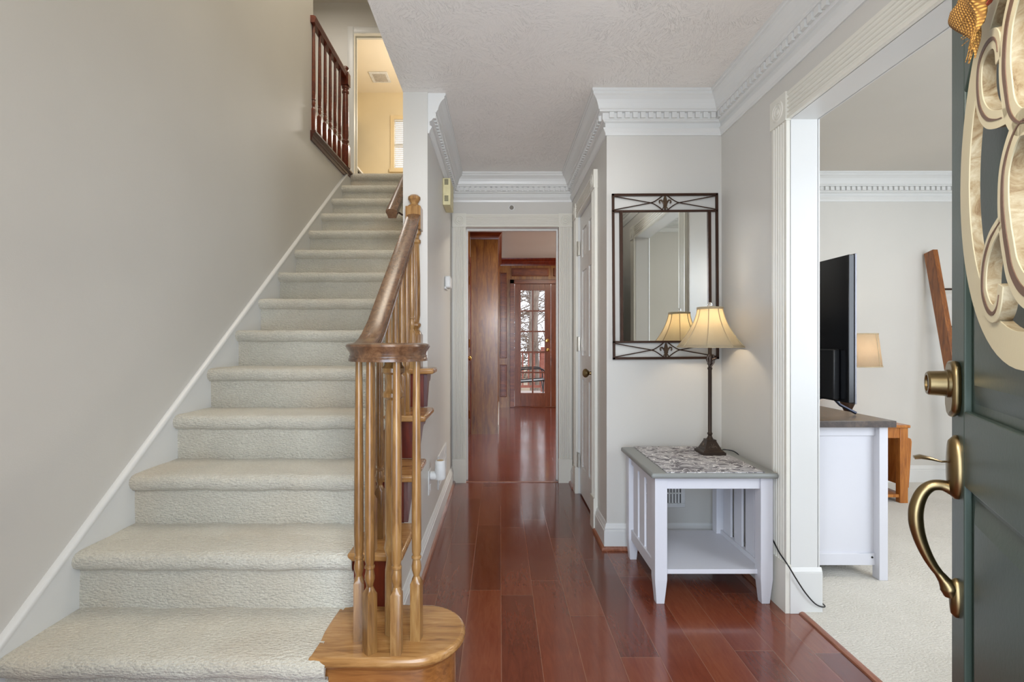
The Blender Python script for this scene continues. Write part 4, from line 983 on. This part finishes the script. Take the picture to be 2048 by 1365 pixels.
b = B(); b.box(1.575, 1.606, 2.36, 3.47, 0.84, 1.08); b.fin('rear_housing', mBlack, tv, bevel=0.006)
b = B(); b.box(1.602, 1.606, 2.62, 3.2, 1.40, 1.406); b.fin('rear_slot', mDark, tv)
for y in (2.50, 3.33):
    b = B(); b.tube([(1.46, y, 0.761), (1.50, y, 0.770), (1.60, y, 0.835), (1.66, y, 0.84), (1.70, y, 0.80), (1.766, y-0.02, 0.761)], 0.007, 8); b.fin('stand_foot', plain('stand_metal%d' % int(y*10), (60, 64, 76), 0.3, 0.8), tv)
bt = thing('magazine_end_table', 'honey wood end table with side magazine rack behind the white console', 'table', (2.5, 3.65, 0.008))
ex0, ex1, ey0, ey1 = 2.20, 2.80, 3.43, 3.90
B().box(ex0-0.01, ex1+0.01, ey0-0.01, ey1+0.01, 0.525, 0.545).fin('tabletop', mHoney, bt, bevel=0.004)
for x in (ex0, ex1-0.055):
    for y in (ey0, ey1-0.04): B().box(x, x+0.055, y, y+0.04, zf, 0.525).fin('leg', mHoney, bt, bevel=0.002)
B().box(ex0+0.055, ex1-0.055, ey0+0.005, ey0+0.025, 0.455, 0.525).fin('apron', mHoney, bt)
B().box(ex0+0.01, ex1-0.01, ey0+0.01, ey1-0.01, 0.045, 0.065).fin('shelf', mHoney, bt)
B().box(ex0+0.01, ex1-0.01, ey1-0.02, ey1-0.01, 0.06, 0.52).fin('back_panel', mCherry, bt)
b = B(); b.prism([(ex1, 0.50), (ex1+0.02, 0.47), (ex1+0.035, 0.45), (ex1+0.06, 0.44), (ex1+0.066, 0.42), (ex1+0.045, 0.10), (ex1, 0.10)], 'Y', ey0+0.05, ey0+0.065); b.prism([(ex1, 0.50), (ex1+0.02, 0.47), (ex1+0.035, 0.45), (ex1+0.06, 0.44), (ex1+0.066, 0.42), (ex1+0.045, 0.10), (ex1, 0.10)], 'Y', ey1-0.08, ey1-0.065)
b.hexa([(ex1+0.040, ey0+0.065, 0.10), (ex1+0.045, ey0+0.065, 0.10), (ex1+0.045, ey1-0.08, 0.10), (ex1+0.040, ey1-0.08, 0.10)], [(ex1+0.056, ey0+0.065, 0.42), (ex1+0.062, ey0+0.065, 0.42), (ex1+0.062, ey1-0.08, 0.42), (ex1+0.056, ey1-0.08, 0.42)])
b.fin('magazine_rack', mHoney, bt)
dx, dy, dz = 2.53, 3.64, 0.545
dl = thing('drum_shade_lamp', 'cream drum shade lamp glowing behind the television', 'lamp', (dx, dy, dz))
b = B(); b.lathe([(0.075, 0), (0.075, 0.012), (0.03, 0.03), (0.02, 0.06), (0.045, 0.12), (0.05, 0.17), (0.03, 0.25), (0.012, 0.30), (0.010, 0.40), (0.010, 0.46)], seg=20); b.fin('base', mLampM, dl, loc=(0, 0, 0))
b = B(); rg = []
for r, z in ((0.205, 0.395), (0.18, 0.63)): rg.append([b.bm.verts.new((r*math.cos(2*PI*k/48), r*math.sin(2*PI*k/48), z)) for k in range(48)])
for k in range(48): b.face([rg[0][k], rg[0][(k+1) % 48], rg[1][(k+1) % 48], rg[1][k]])
s2 = b.fin('lamp_shade', mShade2, dl, loc=(0, 0, 0)); sm = s2.modifiers.new('thick', 'SOLIDIFY'); sm.thickness = 0.002
b = B()
for r, z in ((0.205, 0.397), (0.18, 0.628)): b.tube([(r*math.cos(2*PI*k/48), r*math.sin(2*PI*k/48), z) for k in range(48)], 0.004, 6, closed=True)
for k in range(6):
    a = 2*PI*k/6-1.05; b.tube([(0.206*math.cos(a), 0.206*math.sin(a), 0.397), (0.181*math.cos(a), 0.181*math.sin(a), 0.628)], 0.003, 6)
b.fin('shade_trim', mShTrim, s2, loc=(0, 0, 0))
b = B(); b.lathe([(0.012, 0.46), (0.028, 0.50), (0.026, 0.525), (0, 0.545)], seg=14); b.fin('bulb', mBulb, dl, loc=(0, 0, 0))
point('drum_lamp_light', (dx, dy, dz+0.51), 7, WARM, 0.03)
ld = thing('blanket_ladder', 'rustic wooden blanket ladder leaning on the dining room back wall', 'ladder', (3.6, 3.7, 0.008))
def rung_y(z): return 3.90-(1.81-z)*0.19
for x in (3.34, 3.86):
    b = B(); z0, z1 = 0.009, 1.81
    b.hexa([(x, rung_y(z0)-0.06, z0), (x+0.038, rung_y(z0)-0.06, z0), (x+0.038, rung_y(z0)+0.022, z0), (x, rung_y(z0)+0.022, z0)], [(x, rung_y(z1)-0.042, z1+0.02), (x+0.038, rung_y(z1)-0.042, z1+0.02), (x+0.038, rung_y(z1)+0.042, z1), (x, rung_y(z1)+0.042, z1)])
    b.fin('side_rail', mLadder, ld, bevel=0.002)
for z in (0.30, 0.62, 0.93, 1.23, 1.52): B().tube([(3.378, rung_y(z)-0.01, z), (3.86, rung_y(z)-0.01, z)], 0.008, 10).fin('rung', mIron, ld)

# dining front window (daylight source side, seen only in the mirror)
w = thing('window_2', 'dining room front window', 'window', (3.2, YF+0.04, 0.6), kind='structure')
b = B()
for x0_, x1_, z0_, z1_ in ((1.9, 1.98, 0.6, 2.35), (4.42, 4.5, 0.6, 2.35), (1.9, 4.5, 0.6, 0.68), (1.9, 4.5, 2.27, 2.35), (3.16, 3.24, 0.6, 2.35), (1.9, 4.5, 1.45, 1.50)): b.box(x0_, x1_, YF, YF+0.08, z0_, z1_)
b.fin('window_frame', mTrim, w)
B().box(1.95, 4.45, YF+0.02, YF+0.026, 0.65, 2.3).fin('pane', mGlass, w)
grille('ceiling_vent', 'white vent on the dining room ceiling', lambda u, n, z: (u, z, CH-n), 1.75, 2.05, 0.95, 1.10, 8)

# ---------------------------------------------------------------- study: cabinet block, panelling, wood door, french doors
d = thing('door_4', 'brown wood panelled closet door on the left inside the study', 'door', (-0.37, 5.6, 0), kind='structure')
b = B(); panel_door(b, 5.205, 5.965, 0.012, 2.045, lambda u, n, z: (-0.372+n, u, z), [(0.22, 0.85), (1.02, 1.62), (1.72, 1.93)], 2, stile=0.11); b.fin('door_leaf', mCherry, d, smooth=False, bevel=0.0015)
b = B(); b.lathe(knob_prof(), seg=20); b.xf(Matrix.Translation((-0.372, 5.29, 0.945)) @ Matrix.Rotation(R(90), 4, 'Y')); b.fin('door_knob', mBrassHi, d)
for z in (0.25, 1.10, 1.85):
    b = B(); b.tube([(-0.364, 5.968, z-0.05), (-0.364, 5.968, z+0.05)], 0.007, 8); b.fin('hinge', mBrassHi, d)
casing('trim_17', lambda u, n, z: (-0.36+n, u, z), 5.2, 5.97, 2.05, 0.07, 0.014, 0, mCherry, False)
cb = thing('wood_cabinet', 'tall built-in wood cabinet with crown inside the study doorway', 'cabinet', (-0.2, 7.2, 0))
B().box(-0.359, -0.028, 6.05, 8.50, 0.0, 2.43).fin('cabinet_body', mPanel, cb)
b = B(); b.run([(-0.359, 6.05), (-0.028, 6.05), (-0.028, 8.45)], [(0, 2.36), (0.010, 2.36), (0.014, 2.38), (0.030, 2.41), (0.050, 2.43), (0.055, 2.44), (0.055, 2.465), (0, 2.465)], -1); b.fin('cornice', mPanelD, cb)
b = B(); b.run([(-0.026, 6.06), (-0.026, 8.45)], [(0, 0), (0.012, 0), (0.012, 0.10), (0, 0.12)], -1); b.fin('toe_trim', mTrim, cb)
YP = 8.53
st(B().box(-0.03, 0.17, YP, YP+0.1, 0, 2.54), 'wall_study_back', mPanel); b = B(); b.box(1.57, 3.6, YP, YP+0.1, 0, 2.54); b.box(0.17, 1.57, YP, YP+0.1, 2.18, 2.54); st(b, 'wall_study_back', mPanel)
def raised_panel(b, x0_, x1_, z0_, z1_, y):
    b.hexa([(x0_, y, z0_), (x1_, y, z0_), (x1_, y, z1_), (x0_, y, z1_)], [(x0_+0.010, y-0.014, z0_+0.010), (x1_-0.010, y-0.014, z0_+0.010), (x1_-0.010, y-0.014, z1_-0.010), (x0_+0.010, y-0.014, z1_-0.010)])
    m_ = 0.03; b.hexa([(x0_+0.018, y-0.006, z0_+0.018), (x1_-0.018, y-0.006, z0_+0.018), (x1_-0.018, y-0.006, z1_-0.018), (x0_+0.018, y-0.006, z1_-0.018)], [(x0_+m_, y-0.02, z0_+m_), (x1_-m_, y-0.02, z0_+m_), (x1_-m_, y-0.02, z1_-m_), (x0_+m_, y-0.02, z1_-m_)])
b = B(); raised_panel(b, 0.0, 0.115, 0.84, 2.30, YP); raised_panel(b, 0.0, 0.115, 0.18, 0.73, YP); raised_panel(b, 0.20, 0.83, 2.24, 2.38, YP); raised_panel(b, 0.91, 1.54, 2.24, 2.38, YP); raised_panel(b, 1.7, 2.4, 0.18, 2.30, YP)
st(b, 'trim_18', mPanelD, smooth=False)
b = B(); b.run([(-0.03, YP), (3.5, YP)], [(0, 2.42), (0.014, 2.42), (0.018, 2.45), (0.04, 2.49), (0.075, 2.52), (0.08, 2.54), (0, 2.54)], -1); st(b, 'trim_19', mCherry)
b = B(); b.box(0.17, 0.245, YP-0.03, YP+0.02, 0, 2.18); b.box(1.495, 1.57, YP-0.03, YP+0.02, 0, 2.18); b.box(0.17, 1.57, YP-0.03, YP+0.02, 2.11, 2.18); b.box(0.17, 1.57, YP-0.02, YP+0.1, 0, 0.015)
st(b, 'trim_20', mPanelD, bevel=0.004)
for q, (fx0, fx1) in enumerate(((0.25, 0.868), (0.872, 1.49))):
    fr = thing('door_%d' % (5+q), ['brown french door with ten glass panes at the far end of the study', 'right hand french door mostly hidden by the hall casing'][q], 'door', ((fx0+fx1)/2, YP+0.03, 0), kind='structure')
    b = B(); y0, y1 = YP+0.01, YP+0.05; g0, g1, gz0, gz1 = fx0+0.105, fx1-0.105, 0.245, 2.0
    b.box(fx0, g0, y0, y1, 0.015, 2.11); b.box(g1, fx1, y0, y1, 0.015, 2.11); b.box(g0, g1, y0, y1, 0.015, gz0); b.box(g0, g1, y0, y1, gz1, 2.11)
    b.box((g0+g1)/2-0.013, (g0+g1)/2+0.013, y0+0.004, y1-0.004, gz0, gz1)
    for k in range(1, 5):
        z = gz0+(gz1-gz0)*k/5; b.box(g0, g1, y0+0.005, y1-0.005, z-0.013, z+0.013)
    b.fin('door_leaf', mDoorBr, fr, bevel=0.003)
    B().box(g0, g1, (y0+y1)/2-0.002, (y0+y1)/2+0.002, gz0, gz1).fin('glass', mGlass, fr)
    if q == 0:
        for z in (1.14, 0.98):
            b = B(); b.lathe([(0.030, 0), (0.030, 0.006), (0.018, 0.01), (0.016, 0.03), (0.024, 0.04), (0.022, 0.055), (0, 0.06)] if z < 1 else [(0.032, 0), (0.030, 0.012), (0.012, 0.014), (0.010, 0.022), (0, 0.022)], seg=20); b.xf(Matrix.Translation((0.812, y0, z)) @ Matrix.Rotation(R(90), 4, 'X')); b.fin('door_knob' if z < 1 else 'deadbolt', mBrassHi, fr)

# ---------------------------------------------------------------- outside the french doors
st(B().box(-1.5, 3.5, 8.63, 12.0, -0.12, -0.05), 'floor', mDeck)
st(B().box(-14, 16, 12.0, 42, -0.9, -0.8), 'floor', mLeaf)
dr = thing('deck_railing', 'reddish wooden deck railing outside the french doors', 'railing', (1, 11.8, -0.05))
B().box(-1.5, 3.5, 11.74, 11.86, 0.86, 0.90).fin('top_rail', mDeckRed, dr, bevel=0.004)
B().box(-1.5, 3.5, 11.78, 11.82, 0.04, 0.10).fin('bottom_rail', mDeckRed, dr)
for x in (-1.48, 0.96, 3.4): B().box(x, x+0.09, 11.76, 11.85, -0.05, 1.0).fin('post', mDeckRed, dr)
for k in range(36):
    x = -1.4+k*0.137; B().box(x, x+0.035, 11.785, 11.815, 0.08, 0.87).fin('baluster', mDeckRed, dr)
pc = thing('patio_chair', 'grey sling patio chair with dark frame on the deck', 'chair', (0.58, 9.75, -0.05), R(90))
b = B(); F = [(-0.27, 0.30, 0.36), (-0.27, 0.24, 0.60), (-0.25, 0.34, 0.88), (-0.20, 0.38, 0.96), (0, 0.40, 0.99), (0.20, 0.38, 0.96), (0.25, 0.34, 0.88), (0.27, 0.24, 0.60), (0.27, 0.30, 0.36)]
b.tube(smooth_path([(x, y-0.05, z) for x, y, z in F]), 0.013, 8); b.fin('back_frame', mBlack, pc, loc=(0, 0, 0))
b = B(); b.tube([(-0.26, 0.26, 0.40), (-0.28, 0, 0.42), (-0.26, -0.26, 0.44), (0, -0.28, 0.44), (0.26, -0.26, 0.44), (0.28, 0, 0.42), (0.26, 0.26, 0.40)], 0.013, 8); b.fin('seat_frame', mBlack, pc, loc=(0, 0, 0))
b = B(); b.hexa([(-0.25, -0.26, 0.43), (0.25, -0.26, 0.43), (0.25, 0.24, 0.39), (-0.25, 0.24, 0.39)], [(-0.25, -0.26, 0.436), (0.25, -0.26, 0.436), (0.25, 0.24, 0.396), (-0.25, 0.24, 0.396)]); b.fin('seat', mSling, pc, loc=(0, 0, 0))
b = B(); b.hexa([(-0.24, 0.24, 0.40), (0.24, 0.24, 0.40), (0.24, 0.25, 0.40), (-0.24, 0.25, 0.40)], [(-0.21, 0.33, 0.96), (0.21, 0.33, 0.96), (0.21, 0.34, 0.96), (-0.21, 0.34, 0.96)]); b.fin('backrest', mSling, pc, loc=(0, 0, 0))
for sx in (-1, 1):
    b = B(); b.tube(smooth_path([(sx*0.27, 0.22, 0.64), (sx*0.30, 0.0, 0.66), (sx*0.30, -0.24, 0.64), (sx*0.27, -0.27, 0.44)]), 0.013, 8); b.fin('armrest', mBlack, pc, loc=(0, 0, 0))
    for sy in (-1, 1):
        b = B(); b.tube([(sx*0.26, sy*0.25, 0.42), (-sx*0.24 if sy < 0 else sx*0.27, sy*0.27, 0.004)], 0.012, 8); b.fin('leg', mBlack, pc, loc=(0, 0, 0))
def tree(x, y, r, h, label, seed, lean=0.0, nb=16, group=None):
    rnd = random.Random(seed); t = thing('tree', label, 'tree', (x, y, -0.8), group=group)
    b = B(); b.tube([(lean*k/10*h*0.1+0.04*math.sin(k*1.3+seed), 0, h*k/10) for k in range(11)], r, 12, up=(0, 1, 0), scale=[1.25, 1.05]+[1-0.06*k for k in range(9)]); b.fin('trunk', mBark, t, loc=(0, 0, 0))
    b = B()
    for k in range(nb):
        z = rnd.uniform(0.08, 0.95)*h; a = rnd.uniform(0, 2*PI); L = rnd.uniform(0.6, 2.2); p = Vector((0, 0, z)); ps = [p.copy()]; d_ = Vector((math.cos(a), math.sin(a), rnd.uniform(-0.1, 0.8))).normalized()
        for q in range(6):
            d_ = (d_+Vector((rnd.uniform(-0.4, 0.4), rnd.uniform(-0.4, 0.4), rnd.uniform(-0.3, 0.4)))).normalized(); p = p+d_*L/6; ps.append(p.copy())
            if q in (1, 2, 3):
                e = [p.copy()]; dd = (d_+Vector((rnd.uniform(-1, 1), rnd.uniform(-1, 1), rnd.uniform(-0.6, 0.6)))).normalized()
                for w2 in range(4): dd = (dd+Vector((rnd.uniform(-0.5, 0.5), rnd.uniform(-0.5, 0.5), rnd.uniform(-0.4, 0.4)))).normalized(); e.append(e[-1]+dd*L/8)
                b.tube(e, 0.006, 4)
        b.tube(ps, 0.016, 5, scale=[1.4, 1.2, 1, 0.8, 0.7, 0.5, 0.3])
    b.fin('branches', mBark, t, loc=(0, 0, 0))
tree(0.95, 13.8, 0.13, 8, 'thick bark covered tree trunk just beyond the deck railing', 1, 0.05, 12)
for q, (x, y) in enumerate(((0.35, 15.0), (0.62, 16.5), (0.2, 18.0), (1.15, 19.0), (0.7, 21), (0.45, 14.2), (1.6, 17), (1.35, 22))):
    tree(x, y, 0.035+0.02*(q % 3), 6.5, 'slim bare winter tree standing behind the deck', q+5, 0.1*((q % 3)-1), 34, 'bare winter trees behind the deck')
